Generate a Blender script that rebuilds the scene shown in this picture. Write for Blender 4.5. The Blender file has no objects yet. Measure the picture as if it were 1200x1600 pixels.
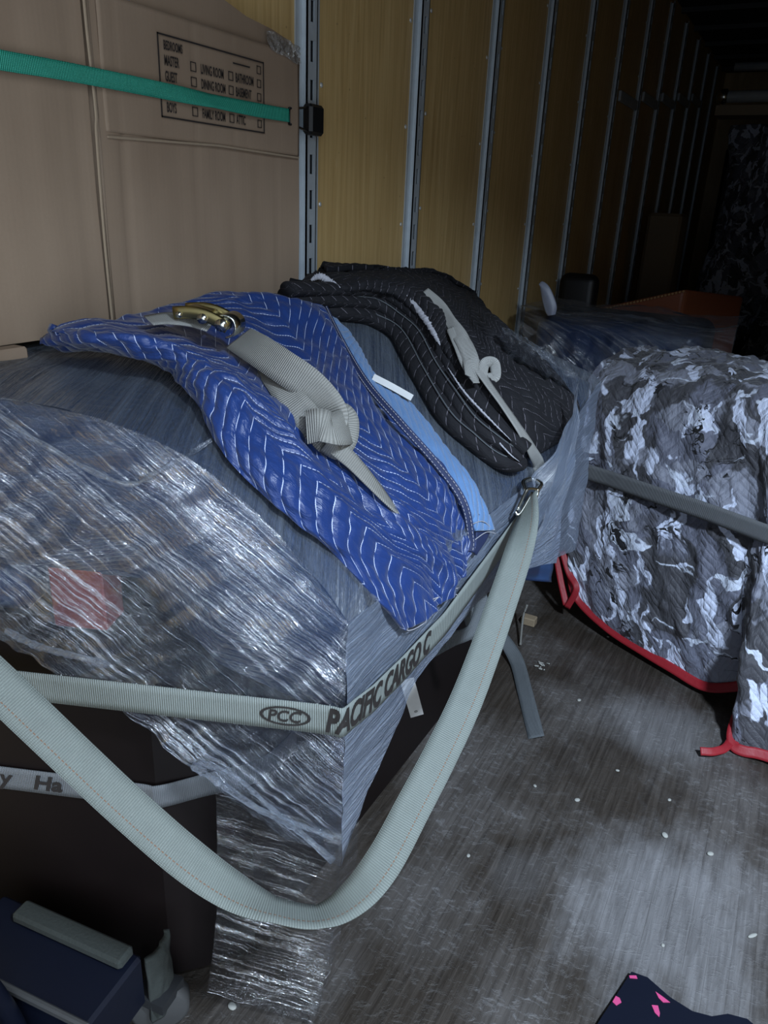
import bpy, math, random
import numpy as np
from mathutils import Vector, Matrix, noise
random.seed(7)
C = bpy.context.scene.collection
S = bpy.context.scene

# ------------------------------------------------------------------ camera, light, exposure
CAM = Vector((1.20, 0.0, 1.38))
FPX = 1201.0
AX = Vector((.8786, .4757, .0434))          # camera right in world
AU = Vector((-.2127, .3089, .9271))         # camera up
AB = Vector((.4276, -.8237, .3721))         # camera back
cd = bpy.data.cameras.new('camera'); cam = bpy.data.objects.new('camera', cd); C.objects.link(cam)
cd.sensor_fit = 'VERTICAL'; cd.sensor_height = 32.0; cd.lens = FPX/1600*32.0
cd.clip_start = 0.02; cd.clip_end = 60
cam.matrix_world = Matrix(((AX.x, AU.x, AB.x, CAM.x), (AX.y, AU.y, AB.y, CAM.y), (AX.z, AU.z, AB.z, CAM.z), (0, 0, 0, 1)))
S.camera = cam
vs = S.view_settings
vs.view_transform = 'Standard'; vs.look = 'None'; vs.gamma = 1.0; vs.exposure = -0.18; vs.use_curve_mapping = False
w = bpy.data.worlds.new('world'); S.world = w; w.use_nodes = True
w.node_tree.nodes['Background'].inputs[0].default_value = (0.45, 0.62, 1.0, 1)
w.node_tree.nodes['Background'].inputs[1].default_value = 0.09

def area(name, loc, target, sx, sy, power, col, spread=math.pi):
    l = bpy.data.lights.new(name, 'AREA'); l.shape = 'RECTANGLE'; l.size = sx; l.size_y = sy
    l.energy = power; l.color = col; l.spread = spread
    o = bpy.data.objects.new(name, l); C.objects.link(o); o.location = loc
    o.rotation_euler = (Vector(target)-Vector(loc)).to_track_quat('-Z', 'Y').to_euler()
    return o
# daylight through the open rear doorway, and an unseen fill added upper right for floor and camouflage
area('door_daylight', (1.50, -.72, 1.22), (-.40, -.12, .98), 1.7, 2.4, 33, (.74, .86, 1.0), math.radians(118))
area('doorway_sky', (1.25, -.78, .95), (.8, 2, .6), 2.2, 1.7, 8, (.74, .86, 1.0))
area('added_fill_lamp', (2.1, .2, 2.4), (1.30, 1.55, .0), .2, .2, 36, (.68, .82, 1.0), math.radians(84))

# ------------------------------------------------------------------ rays of the lens, to measure places from the photograph
def rdir(px, py):
    return AX*(px-600) - AU*(py-800) - AB*FPX
def atX(px, py, X):
    d = rdir(px, py); return CAM + d*((X-CAM.x)/d.x)
def atY(px, py, Y):
    d = rdir(px, py); return CAM + d*((Y-CAM.y)/d.y)
def atZ(px, py, Z=0.0):
    d = rdir(px, py); return CAM + d*((Z-CAM.z)/d.z)
def atD(px, py, D):
    return CAM + rdir(px, py)*(D/FPX)
def sm(a, b, x):
    t = min(1, max(0, (x-a)/(b-a))); return t*t*(3-2*t)
def interp(x, xs, ys): return float(np.interp(x, xs, ys))
def Ef(Y): return interp(Y, [.8, 1.45, 1.65, 1.95], [.84, .84, .87, .98])
def Xe(Y): return .737 + .035*(max(Y, .8)-.8)
def Yf(X): return .80 - .394*(.737-X)
def ztop(X, Y):
    e = Ef(Y); a = (Xe(Y)-X)/.505; a = max(a, 0)
    s = interp(a, [0, .06, .12, .18, .25, .32, .4, .5, .62, .8, 1, 1.4], [0, .16, .30, .43, .555, .665, .765, .85, .915, .965, 1, 1.02])
    l = min(a, 1.3)**.8; m = sm(.85, 1.4, Y)
    z = e + (1.13-e)*(s*(1-m)+min(l, 1.05)*m)
    if X > Xe(Y): z -= 7*(X-Xe(Y))
    if Y < Yf(X): z -= 7*(Yf(X)-Y)
    return z
def H(px, py, h=0.0, fn=None):
    fn = fn or ztop
    d = rdir(px, py); d = d/FPX; t = .5; last = t
    while t < 4.5:
        p = CAM + d*t
        if p.z < fn(p.x, p.y)+h:
            a, b = last, t
            for _ in range(18):
                m = (a+b)/2; q = CAM+d*m
                if q.z < fn(q.x, q.y)+h: b = m
                else: a = m
            q = CAM+d*b
            return q if q.x > .03 else atX(px, py, .03)
        last = t; t += .01
    print('MISS', px, py); return atX(px, py, .15)

# ------------------------------------------------------------------ mesh helpers
def tag(o, label=None, cat=None, group=None, kind=None):
    if label: o['label'] = label
    if cat: o['category'] = cat
    if group: o['group'] = group
    if kind: o['kind'] = kind
    return o
def empty(name, loc, label, cat, group=None):
    o = bpy.data.objects.new(name, None); C.objects.link(o); o.location = loc; o.empty_display_size = .05
    return tag(o, label, cat, group)
class MB:
    def __init__(s): s.v = []; s.f = []; s.uv = {}; s.n = 0
    def add(s, vs, fs, uvs=None):
        b = len(s.v); s.v += [tuple(v) for v in vs]
        for f in fs: s.f.append([b+i for i in f])
        if uvs is not None:
            for i, u in enumerate(uvs): s.uv[b+i] = u
        return s
    def box(s, lo, hi, M=None, bev=0.0):
        x0, y0, z0 = lo; x1, y1, z1 = hi
        if bev <= 0:
            vs = [(x0,y0,z0),(x1,y0,z0),(x1,y1,z0),(x0,y1,z0),(x0,y0,z1),(x1,y0,z1),(x1,y1,z1),(x0,y1,z1)]
            fs = [(0,3,2,1),(4,5,6,7),(0,1,5,4),(1,2,6,5),(2,3,7,6),(3,0,4,7)]
        else:
            b = bev; vs = []; idx = {}
            for ix in (0,1):
                for iy in (0,1):
                    for iz in (0,1):
                        X=(x0,x1)[ix];Y=(y0,y1)[iy];Z=(z0,z1)[iz];dx=(b,-b)[ix];dy=(b,-b)[iy];dz=(b,-b)[iz]
                        for a,(p) in enumerate(((X,Y+dy,Z+dz),(X+dx,Y,Z+dz),(X+dx,Y+dy,Z))):
                            idx[(ix,iy,iz,a)] = len(vs); vs.append(p)
            g = lambda *k: idx[k]
            fs = []
            for k in (0,1):
                fs.append([g(k,0,0,0),g(k,1,0,0),g(k,1,1,0),g(k,0,1,0)])
                fs.append([g(0,k,0,1),g(1,k,0,1),g(1,k,1,1),g(0,k,1,1)])
                fs.append([g(0,0,k,2),g(1,0,k,2),g(1,1,k,2),g(0,1,k,2)])
            for i in (0,1):
                for j in (0,1):
                    fs.append([g(i,j,0,0),g(i,j,1,0),g(i,j,1,1),g(i,j,0,1)])
                    fs.append([g(i,0,j,0),g(i,1,j,0),g(i,1,j,2),g(i,0,j,2)])
                    fs.append([g(0,i,j,1),g(1,i,j,1),g(1,i,j,2),g(0,i,j,2)])
                    for k in (0,1): fs.append([g(i,j,k,0),g(i,j,k,1),g(i,j,k,2)])
        if M: vs = [M @ Vector(v) for v in vs]
        return s.add(vs, fs)
    def tube(s, pts, rad, n=8, caps=True, ell=None):
        pts = [Vector(p) for p in pts]; vs = []; fs = []; uvs = []
        L = 0; prev = None
        for i, p in enumerate(pts):
            t = (pts[min(i+1, len(pts)-1)]-pts[max(i-1, 0)]).normalized()
            up = Vector((0,0,1)) if abs(t.z) < .95 else Vector((1,0,0))
            a = t.cross(up).normalized(); b = a.cross(t).normalized()
            if prev: L += (p-prev).length
            prev = p
            r = rad[i] if hasattr(rad, '__len__') else rad
            ra, rb = (r, r) if ell is None else (r*ell[0], r*ell[1])
            for k in range(n):
                an = 2*math.pi*k/n
                vs.append(p + a*math.cos(an)*ra + b*math.sin(an)*rb); uvs.append((k/n*2*math.pi*r, L))
        for i in range(len(pts)-1):
            for k in range(n):
                k2 = (k+1) % n
                fs.append([i*n+k, i*n+k2, (i+1)*n+k2, (i+1)*n+k])
        if caps:
            fs.append(list(range(n))[::-1]); fs.append([(len(pts)-1)*n+k for k in range(n)])
        return s.add(vs, fs, uvs)
    def prism(s, poly, z0, z1):
        n = len(poly)
        vs = [(x, y, z0) for x, y in poly]+[(x, y, z1) for x, y in poly]
        fs = [list(range(n))[::-1], [n+i for i in range(n)]]
        for i in range(n): fs.append([i, (i+1) % n, n+(i+1) % n, n+i])
        return s.add(vs, fs)
    def build(s, name, mat, parent=None, smooth=False):
        me = bpy.data.meshes.new(name)
        o = bpy.data.objects.new(name, me); C.objects.link(o)
        if parent:
            off = parent_world(parent); s.v = [(x-off[0], y-off[1], z-off[2]) for x, y, z in s.v]; o.parent = parent
        me.from_pydata(s.v, [], s.f); me.materials.append(mat)
        if s.uv:
            ul = me.uv_layers.new(name='UVMap')
            vi = np.zeros(len(me.loops), dtype=np.int32); me.loops.foreach_get('vertex_index', vi)
            arr = np.zeros((len(s.v), 2)); 
            for k, u in s.uv.items(): arr[k] = u
            ul.data.foreach_set('uv', arr[vi].ravel())
        if smooth: me.polygons.foreach_set('use_smooth', [True]*len(me.polygons))
        me.update()
        import bmesh
        bm = bmesh.new(); bm.from_mesh(me); bmesh.ops.recalc_face_normals(bm, faces=bm.faces); bm.to_mesh(me); bm.free()
        return o
def parent_world(p):
    v = Vector((0,0,0))
    while p: v += p.location; p = p.parent
    return v
def rib(px, n):                     # catmull-rom basis rows
    t = np.linspace(0, px-1, n); M = np.zeros((n, px))
    for i, x in enumerate(t):
        k = min(int(x), px-2); f = x-k
        ww = [(-f+2*f*f-f**3)/2, (2-5*f*f+3*f**3)/2, (f+4*f*f-3*f**3)/2, (-f*f+f**3)/2]
        for j, c in enumerate(ww):
            q = k-1+j
            if q < 0: M[i, 0] += 2*c; M[i, 1] -= c
            elif q > px-1: M[i, px-1] += 2*c; M[i, px-2] -= c
            else: M[i, q] += c
    return M
def curve(pts, n): return [Vector(p) for p in rib(len(pts), n) @ np.array([tuple(p) for p in pts])]
def patch(ctrl, nu, nv, W, L, disp, thick, mb=None, flip=False):
    """ctrl[row][col]; u across columns (0..W), v down rows (0..L)"""
    A = np.array([[tuple(p) for p in r] for r in ctrl])
    Mu = rib(A.shape[1], nu); Mv = rib(A.shape[0], nv)
    G = np.einsum('ia,jb,abk->ijk', Mv, Mu, A)
    Nn = np.cross(np.gradient(G, axis=1), np.gradient(G, axis=0)); Nn /= (np.linalg.norm(Nn, axis=2, keepdims=True)+1e-9)
    cen = np.array(tuple(CAM)) - G
    if (Nn*cen).sum(axis=2).mean() < 0: Nn = -Nn
    if W is None:
        us = np.concatenate([[0], np.cumsum(np.linalg.norm(np.diff(G, axis=1), axis=2).mean(axis=0))])
        vv = np.concatenate([[0], np.cumsum(np.linalg.norm(np.diff(G, axis=0), axis=2).mean(axis=1))]); W = us[-1]; L = vv[-1]
        print('UV', round(W, 3), round(L, 3))
    else: us = np.linspace(0, W, nu); vv = np.linspace(0, L, nv)
    if disp:
        Dm = np.array([[disp(u, v, u/W, v/L) for u in us] for v in vv])
        G = G + Nn*Dm[..., None]
    top = G.reshape(-1, 3); bot = (G-Nn*thick).reshape(-1, 3)
    uv = [(u, v) for v in vv for u in us]
    n = nu*nv; fs = []
    for i in range(nv-1):
        for j in range(nu-1):
            a = i*nu+j
            fs.append([a, a+1, a+nu+1, a+nu])
            if thick: fs.append([n+a, n+a+nu, n+a+nu+1, n+a+1])
    if thick:
        ring = [j for j in range(nu)]+[i*nu+nu-1 for i in range(1, nv)]+[(nv-1)*nu+j for j in range(nu-2, -1, -1)]+[i*nu for i in range(nv-2, 0, -1)]
        for a, b in zip(ring, ring[1:]+ring[:1]): fs.append([a, n+a, n+b, b])
        vs = list(map(tuple, top))+list(map(tuple, bot)); uv = uv+uv
    else: vs = list(map(tuple, top))
    mb = mb or MB(); mb.add(vs, fs, uv); mb.G = G; mb.Nn = Nn
    return mb
class Ribbon:
    """flat webbing: centre points + width vectors, UV = (metres across, metres along)"""
    def __init__(s, pts, width, wv=None, twist=None, n=None, thick=.0022):
        n = n or 12*len(pts)
        s.P = curve(pts, n); s.w = width
        tw = np.interp(np.linspace(0, 1, n), np.linspace(0, 1, len(twist)), twist) if twist else [0]*n
        WV = curve(wv, n) if isinstance(wv, list) else ([wv]*n if wv is not None else None)
        s.W = []; s.N = []; s.L = [0]
        for i, p in enumerate(s.P):
            t = (s.P[min(i+1, n-1)]-s.P[max(i-1, 0)]).normalized()
            if WV: ww = Vector(WV[i]); ww = (ww-t*ww.dot(t)).normalized()
            else: ww = t.cross((CAM-p).normalized()).normalized()
            nn = ww.cross(t).normalized()
            if not WV and nn.dot(CAM-p) < 0: nn = -nn
            a = math.radians(tw[i]); w2 = ww*math.cos(a)+nn*math.sin(a); n2 = nn*math.cos(a)-ww*math.sin(a)
            s.W.append(w2); s.N.append(n2)
            if i: s.L.append(s.L[-1]+(p-s.P[i-1]).length)
        s.thick = thick
    def mesh(s, mb=None):
        mb = mb or MB(); vs = []; uv = []; fs = []; n = len(s.P); K = 4
        for p, ww, nn, l in zip(s.P, s.W, s.N, s.L):
            for q in range(K+1):
                a = q/K-.5; vs.append(p+ww*s.w*a); uv.append((q/K*s.w, l))
            for q in range(K+1):
                a = .5-q/K; vs.append(p+ww*s.w*a-nn*s.thick); uv.append(((1-q/K)*s.w, l))
        m = 2*(K+1)
        for i in range(n-1):
            for k in range(m): fs.append([i*m+k, i*m+(k+1) % m, (i+1)*m+(k+1) % m, (i+1)*m+k])
        fs.append(list(range(m))[::-1]); fs.append([(n-1)*m+k for k in range(m)])
        return mb.add(vs, fs, uv)
    def at(s, l, a, off=0.0012):
        i = int(np.searchsorted(s.L, l)); i = min(max(i, 1), len(s.L)-1)
        f = (l-s.L[i-1])/(s.L[i]-s.L[i-1]+1e-9)
        p = s.P[i-1].lerp(s.P[i], f); ww = s.W[i-1].lerp(s.W[i], f).normalized(); nn = s.N[i-1].lerp(s.N[i], f).normalized()
        return p+ww*a+nn*off
def text_mesh(body, size, sx=1.0, shear=0.0, bold=0.0, cuts=0, align='LEFT'):
    import bmesh
    cu = bpy.data.curves.new('t', 'FONT'); cu.body = body; cu.size = size; cu.shear = shear; cu.offset = bold; cu.align_x = align
    cu.resolution_u = 3
    o = bpy.data.objects.new('t', cu); C.objects.link(o); bpy.context.view_layer.update()
    me = bpy.data.meshes.new_from_object(o.evaluated_get(bpy.context.evaluated_depsgraph_get()))
    bm = bmesh.new(); bm.from_mesh(me); bmesh.ops.triangulate(bm, faces=bm.faces)
    for _ in range(cuts):
        bmesh.ops.subdivide_edges(bm, edges=[e for e in bm.edges if e.calc_length() > size*.12], cuts=1, use_grid_fill=False)
        bmesh.ops.triangulate(bm, faces=bm.faces)
    vs = [(v.co.x*sx, v.co.y) for v in bm.verts]; bm.verts.index_update(); fs = [[v.index for v in f.verts] for f in bm.faces]
    bm.free(); bpy.data.objects.remove(o); bpy.data.curves.remove(cu); bpy.data.meshes.remove(me)
    return vs, fs

# ------------------------------------------------------------------ materials
class NT:
    def __init__(s, name):
        s.m = bpy.data.materials.new(name); s.m.use_nodes = True; s.t = s.m.node_tree; s.t.nodes.clear()
        s.out = s.t.nodes.new('ShaderNodeOutputMaterial')
    def n(s, typ, ins=None, **attrs):
        d = s.t.nodes.new('ShaderNode'+typ)
        for k, v in attrs.items(): setattr(d, k, v)
        for k, v in (ins or {}).items(): s.set(d.inputs[k], v)
        return d
    def set(s, sock, v):
        if hasattr(v, 'outputs'): v = v.outputs[0]
        if isinstance(v, bpy.types.NodeSocket): s.t.links.new(v, sock)
        elif isinstance(v, (tuple, list)) and len(v) == 3 and sock.type == 'RGBA': sock.default_value = (*v, 1)
        else: sock.default_value = v
    def math(s, op, a, b=0.0, c=None):
        ins = {0: a, 1: b}
        if c is not None: ins[2] = c
        return s.n('Math', ins, operation=op)
    def noise(s, vec, scale=5, detail=4, rough=.5, dist=0): return s.n('TexNoise', {'Vector': vec, 'Scale': scale, 'Detail': detail, 'Roughness': rough, 'Distortion': dist})
    def map(s, vec, scale=(1,1,1), rot=(0,0,0), loc=(0,0,0)): return s.n('Mapping', {'Vector': vec, 'Scale': scale, 'Rotation': rot, 'Location': loc})
    def ramp(s, fac, stops, interp='LINEAR'):
        r = s.n('ValToRGB', {0: fac}); cr = r.color_ramp; cr.interpolation = interp
        while len(cr.elements) < len(stops): cr.elements.new(.5)
        for e, (p, c) in zip(cr.elements, stops): e.position = p; e.color = (*c, 1) if len(c) == 3 else c
        return r
    def mix(s, f, a, b, mode='MIX'):
        d = s.n('Mix', data_type='RGBA', blend_type=mode); s.set(d.inputs[0], f); s.set(d.inputs[6], a); s.set(d.inputs[7], b); return d.outputs[2]
    def bump(s, h, strength=.5, dist=.01, normal=None):
        ins = {'Height': h, 'Strength': strength, 'Distance': dist}
        if normal: ins['Normal'] = normal
        return s.n('Bump', ins)
    def bsdf(s, col, rough=.6, metal=0.0, bump=None, spec=.5, **kw):
        ins = {'Base Color': col, 'Roughness': rough, 'Metallic': metal, 'Specular IOR Level': spec}
        if bump: ins['Normal'] = bump
        ins.update(kw)
        b = s.n('BsdfPrincipled', ins); s.t.links.new(b.outputs[0], s.out.inputs[0]); return b
    def surf(s, sh): s.t.links.new(sh.outputs[0], s.out.inputs[0])
def simple(name, col, rough=.6, metal=0.0, nscale=60, nb=.15, var=.15, spec=.5):
    m = NT(name); tc = m.n('TexCoord').outputs['Object']; nz = m.noise(tc, nscale, 3)
    c = m.mix(m.math('MULTIPLY', nz, var*2), col, tuple(x*.45 for x in col))
    m.bsdf(c, rough, metal, m.bump(nz, nb, .002), spec); return m.m
def G8(*c): return tuple(((x/255)/12.92 if x/255 <= .04045 else ((x/255+.055)/1.055)**2.4) for x in c)

def plywood():
    m = NT('plywood'); tc = m.n('TexCoord').outputs['Object']
    g = m.noise(m.map(tc, (3, 22, .8)), 3, 5, .6, .8); big = m.noise(m.map(tc, (1, 1.6, .9)), 2.2, 4)
    c = m.ramp(g, [(.22, (.46, .30, .115)), (.5, (.68, .47, .205)), (.78, (.86, .64, .31))])
    c = m.mix(m.math('MULTIPLY', big, .75), c, (.42, .27, .10))
    st = m.ramp(m.noise(m.map(tc, (1, 3.5, 1.3), loc=(2, 4, 1)), 6, 6, .65), [(.62, (0,0,0)), (.74, (1,1,1))])
    c = m.mix(m.math('MULTIPLY', st, .35), c, (.8, .62, .36))
    vo = m.n('TexVoronoi', {'Vector': m.map(tc, (1, 1, 1)), 'Scale': 16})
    kn = m.ramp(vo, [(.02, (1,1,1)), (.06, (0,0,0))])
    c = m.mix(m.math('MULTIPLY', kn, .55), c, (.14, .08, .035))
    m.bsdf(c, m.ramp(big, [(.3, (.34,)*3), (.7, (.55,)*3)]), 0, m.bump(g, .15, .003)); return m.m
def planks():
    m = NT('worn_boards_lit_pools'); tc = m.n('TexCoord').outputs['Object']
    sep = m.n('SeparateXYZ', {0: tc}); X = sep.outputs[0]
    bx = m.math('DIVIDE', X, .042); idx = m.math('FLOOR', bx); fr = m.math('FRACT', bx)
    wn = m.n('TexWhiteNoise', {'W': idx}, noise_dimensions='1D')
    gr = m.noise(m.map(tc, (42, 2.2, 1)), 2.2, 6, .65, .5); fine = m.noise(m.map(tc, (150, 9, 1)), 2, 4, .6)
    c = m.ramp(gr, [(.28, (.016, .012, .009)), (.5, (.036, .029, .023)), (.72, (.064, .053, .044))])
    c = m.mix(m.math('MULTIPLY', wn, .45), c, (.032, .024, .017))
    wear = m.ramp(m.noise(m.map(tc, (1.5, 1.1, 1), loc=(.4, .1, 0)), 2.4, 5, .55), [(.44, (0,0,0)), (.66, (1,1,1))])
    c = m.mix(m.math('MULTIPLY', m.math('MULTIPLY', wear, m.math('ADD', m.math('MULTIPLY', gr, 1.2), .1)), .6), c, (.16, .15, .145))
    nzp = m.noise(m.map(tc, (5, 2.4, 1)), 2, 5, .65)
    for (px_, py_, sx_, sy_, k_) in ((1.22, 1.36, .26, .34, .62), (1.08, 2.02, .20, .17, .42), (.90, 1.32, .09, .10, .2)):  # bright pools of light painted over the worn boards as paler ellipses
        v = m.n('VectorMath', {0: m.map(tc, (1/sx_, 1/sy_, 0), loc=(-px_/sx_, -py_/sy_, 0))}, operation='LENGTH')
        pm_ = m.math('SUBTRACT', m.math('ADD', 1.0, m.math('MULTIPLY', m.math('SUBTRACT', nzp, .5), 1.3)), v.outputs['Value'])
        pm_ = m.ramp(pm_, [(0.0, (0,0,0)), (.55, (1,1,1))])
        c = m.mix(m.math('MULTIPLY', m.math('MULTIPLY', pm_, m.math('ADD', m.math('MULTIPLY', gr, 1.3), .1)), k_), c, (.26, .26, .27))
    chat = m.ramp(m.noise(m.map(tc, (22, 34, 1)), 1.6, 5, .7, 1.2), [(.52, (0,0,0)), (.7, (1,1,1))])
    c = m.mix(m.math('MULTIPLY', m.math('MULTIPLY', chat, wear), .35), c, (.36, .36, .37))
    seam = m.math('LESS_THAN', m.math('ABSOLUTE', m.math('SUBTRACT', fr, .5)), .485)
    c = m.mix(m.math('ADD', m.math('MULTIPLY', seam, .35), .65), (.03, .025, .02), c)
    sp = m.ramp(m.n('TexVoronoi', {'Vector': m.map(tc, (1, .6, 1)), 'Scale': 9}), [(.025, (1,1,1)), (.05, (0,0,0))])
    c = m.mix(m.math('MULTIPLY', sp, .5), c, (.02, .015, .012))
    hb = m.math('ADD', m.math('MULTIPLY', fine, .6), m.math('ADD', gr, chat))
    m.bsdf(c, m.ramp(gr, [(.3, (.42,)*3), (.7, (.62,)*3)]), 0, m.bump(m.math('ADD', hb, m.math('MULTIPLY', seam, .4)), .45, .003), .45); return m.m
def cardboard():
    m = NT('cardboard'); tc = m.n('TexCoord').outputs['Object']
    nz = m.noise(tc, 3, 4); fib = m.noise(tc, 260, 2)
    c = m.ramp(nz, [(.3, (.235, .168, .116)), (.7, (.30, .222, .157))]); c = m.mix(m.math('MULTIPLY', fib, .25), c, (.19, .13, .085))
    fl = m.n('TexWave', {'Vector': m.map(tc, (0, 1, 0)), 'Scale': 34, 'Distortion': 0}, bands_direction='Y')
    dn = m.noise(m.map(tc, (1, 10, .5)), 2, 3)
    m.bsdf(c, .78, 0, m.bump(m.math('ADD', m.math('MULTIPLY', fl, .03), dn), .22, .006), .25); return m.m
def quilt(name, col, col2, thread, sp, per, slope, rough=.5, sheen=.3, tw=.028, phase=0.0):
    m = NT(name); tc = m.n('TexCoord'); uv = tc.outputs['UV']
    warp = m.noise(uv, 7, 2); sep = m.n('SeparateXYZ', {0: uv}); U, V = sep.outputs[0], sep.outputs[1]
    U2 = m.math('ADD', U, m.math('MULTIPLY', m.math('SUBTRACT', warp, .5), .012))
    tri = m.math('PINGPONG', m.math('ADD', U2, phase), per/2)
    ww = m.math('ADD', V, m.math('MULTIPLY', tri, slope))
    d = m.math('ABSOLUTE', m.math('SUBTRACT', m.math('FRACT', m.math('DIVIDE', ww, sp)), .5))
    line = m.math('LESS_THAN', d, tw)
    dash = m.math('GREATER_THAN', m.math('FRACT', m.math('MULTIPLY', m.math('ADD', U, m.math('MULTIPLY', V, .7)), 150)), .28)
    mask = m.math('MULTIPLY', line, dash)
    wr = m.noise(m.map(uv, (60, 22, 1), (0, 0, .6)), 1.5, 4, .6, .6)
    mot = m.noise(uv, 9, 4)
    c = m.mix(mot, col, col2)
    c = m.mix(mask, c, thread)
    puff = m.math('POWER', m.math('MINIMUM', m.math('MULTIPLY', d, 3.2), 1.0), .5)
    h = m.math('ADD', puff, m.math('MULTIPLY', wr, 1.8))
    m.bsdf(c, rough, 0, m.bump(h, .5, .004), .4, **{'Sheen Weight': sheen, 'Sheen Roughness': .4}); return m.m
def camo(name, k=1.0, sc=1.0):
    m = NT(name); tc = m.n('TexCoord'); uv = tc.outputs['UV']
    wv = m.noise(uv, 12*sc, 4, .5); wuv = m.n('VectorMath', {0: uv, 1: m.n('VectorMath', {0: wv.outputs['Color'], 1: (.12/sc, .12/sc, 0)}, operation='MULTIPLY')}, operation='ADD')
    def blob(loc, scl, rot, lo, hi, det=2.0):
        nz = m.noise(m.map(wuv, scl, (0, 0, rot), loc), 1.0, det, .5, .5); return m.ramp(nz, [(lo, (0,0,0)), (hi, (1,1,1))])
    c = m.mix(blob((0,0,0), (9*sc, 5*sc, 1), .5, .49, .51), tuple(k*x for x in (.135, .142, .185)), tuple(k*x for x in (.062, .062, .072)))
    c = m.mix(blob((5,3,0), (6*sc, 11*sc, 1), .2, .56, .575), c, tuple(k*x for x in (.215, .225, .275)))
    c = m.mix(blob((1,8,0), (24*sc, 9*sc, 1), -.7, .57, .585), c, tuple(k*x for x in (.58, .63, .78)))
    c = m.mix(blob((9,2,0), (9*sc, 26*sc, 1), .35, .625, .64), c, tuple(k*x for x in (.56, .61, .72)))
    nz = m.noise(m.map(wuv, (8*sc, 19*sc, 1), (0, 0, .3), (3, 1, 0)), 1, 3, .6, 1)
    bl = m.math('MULTIPLY', m.math('LESS_THAN', m.math('ABSOLUTE', m.math('SUBTRACT', nz, .5)), .012),
                m.ramp(m.noise(uv, 7*sc, 2), [(.5, (0,0,0)), (.55, (1,1,1))]))
    c = m.mix(bl, c, (.008, .008, .01))
    sep = m.n('SeparateXYZ', {0: uv}); U, V = sep.outputs[0], sep.outputs[1]
    tri = m.math('PINGPONG', U, .05)
    d = m.math('ABSOLUTE', m.math('SUBTRACT', m.math('FRACT', m.math('DIVIDE', m.math('ADD', V, tri), .026)), .5))
    wr = m.noise(m.map(uv, (26, 14, 1)), 1.5, 4, .6, 1)
    m.bsdf(c, .6, 0, m.bump(m.math('ADD', m.math('POWER', m.math('MINIMUM', m.math('MULTIPLY', d, 3), 1.0), .6), m.math('MULTIPLY', wr, 5.0)), .5, .005), .35,
           **{'Sheen Weight': .15}); return m.m
def webbing(name, col, pitch=.0028, edge=None, rough=.55, seam=None):
    m = NT(name); tc = m.n('TexCoord'); uv = tc.outputs['UV']; sep = m.n('SeparateXYZ', {0: uv}); U, V = sep.outputs[0], sep.outputs[1]
    wa = m.math('SINE', m.math('MULTIPLY', V, 2*math.pi/pitch)); wb = m.math('SINE', m.math('MULTIPLY', U, 2*math.pi/.0022))
    h = m.math('ADD', m.math('MULTIPLY', wa, .5), m.math('MULTIPLY', wb, .15))
    nz = m.noise(uv, 30, 4)
    c = m.mix(m.math('MULTIPLY', nz, .6), col, tuple(x*.62 for x in col))
    c = m.mix(m.math('MULTIPLY', m.math('LESS_THAN', wa, -.45), .42), c, tuple(x*.35 for x in col))
    if seam:
        ln = m.math('LESS_THAN', m.math('ABSOLUTE', m.math('SUBTRACT', U, seam)), .0006)
        ds = m.math('GREATER_THAN', m.math('FRACT', m.math('MULTIPLY', V, 160)), .4)
        c = m.mix(m.math('MULTIPLY', ln, ds), c, (.20, .10, .055))
    m.bsdf(c, rough, 0, m.bump(h, .8, .0012), .4); return m.m
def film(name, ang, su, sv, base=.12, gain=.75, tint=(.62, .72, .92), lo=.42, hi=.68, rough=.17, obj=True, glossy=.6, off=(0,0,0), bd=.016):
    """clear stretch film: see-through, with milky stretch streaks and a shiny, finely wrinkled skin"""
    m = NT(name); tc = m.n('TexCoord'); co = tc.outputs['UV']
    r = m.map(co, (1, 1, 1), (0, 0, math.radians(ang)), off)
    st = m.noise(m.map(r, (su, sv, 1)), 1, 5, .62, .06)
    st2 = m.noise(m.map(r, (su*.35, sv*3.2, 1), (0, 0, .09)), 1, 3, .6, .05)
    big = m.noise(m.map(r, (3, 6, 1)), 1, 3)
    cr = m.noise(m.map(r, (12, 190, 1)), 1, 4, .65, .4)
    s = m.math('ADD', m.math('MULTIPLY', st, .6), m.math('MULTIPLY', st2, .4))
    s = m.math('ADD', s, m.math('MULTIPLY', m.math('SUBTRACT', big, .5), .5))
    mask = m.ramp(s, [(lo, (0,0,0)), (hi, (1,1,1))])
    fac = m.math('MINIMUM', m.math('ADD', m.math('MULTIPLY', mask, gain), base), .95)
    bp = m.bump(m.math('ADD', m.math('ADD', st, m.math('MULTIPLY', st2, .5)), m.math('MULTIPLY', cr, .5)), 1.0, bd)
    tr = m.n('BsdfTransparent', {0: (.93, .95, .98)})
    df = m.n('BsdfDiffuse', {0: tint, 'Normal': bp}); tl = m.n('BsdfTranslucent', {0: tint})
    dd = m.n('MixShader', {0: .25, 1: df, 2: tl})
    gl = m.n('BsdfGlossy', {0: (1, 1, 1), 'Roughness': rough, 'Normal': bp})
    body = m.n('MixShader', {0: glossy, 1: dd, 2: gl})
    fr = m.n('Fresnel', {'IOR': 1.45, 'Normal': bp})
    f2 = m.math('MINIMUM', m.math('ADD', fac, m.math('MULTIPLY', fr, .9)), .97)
    m.surf(m.n('MixShader', {0: f2, 1: tr, 2: body})); return m.m

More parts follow.
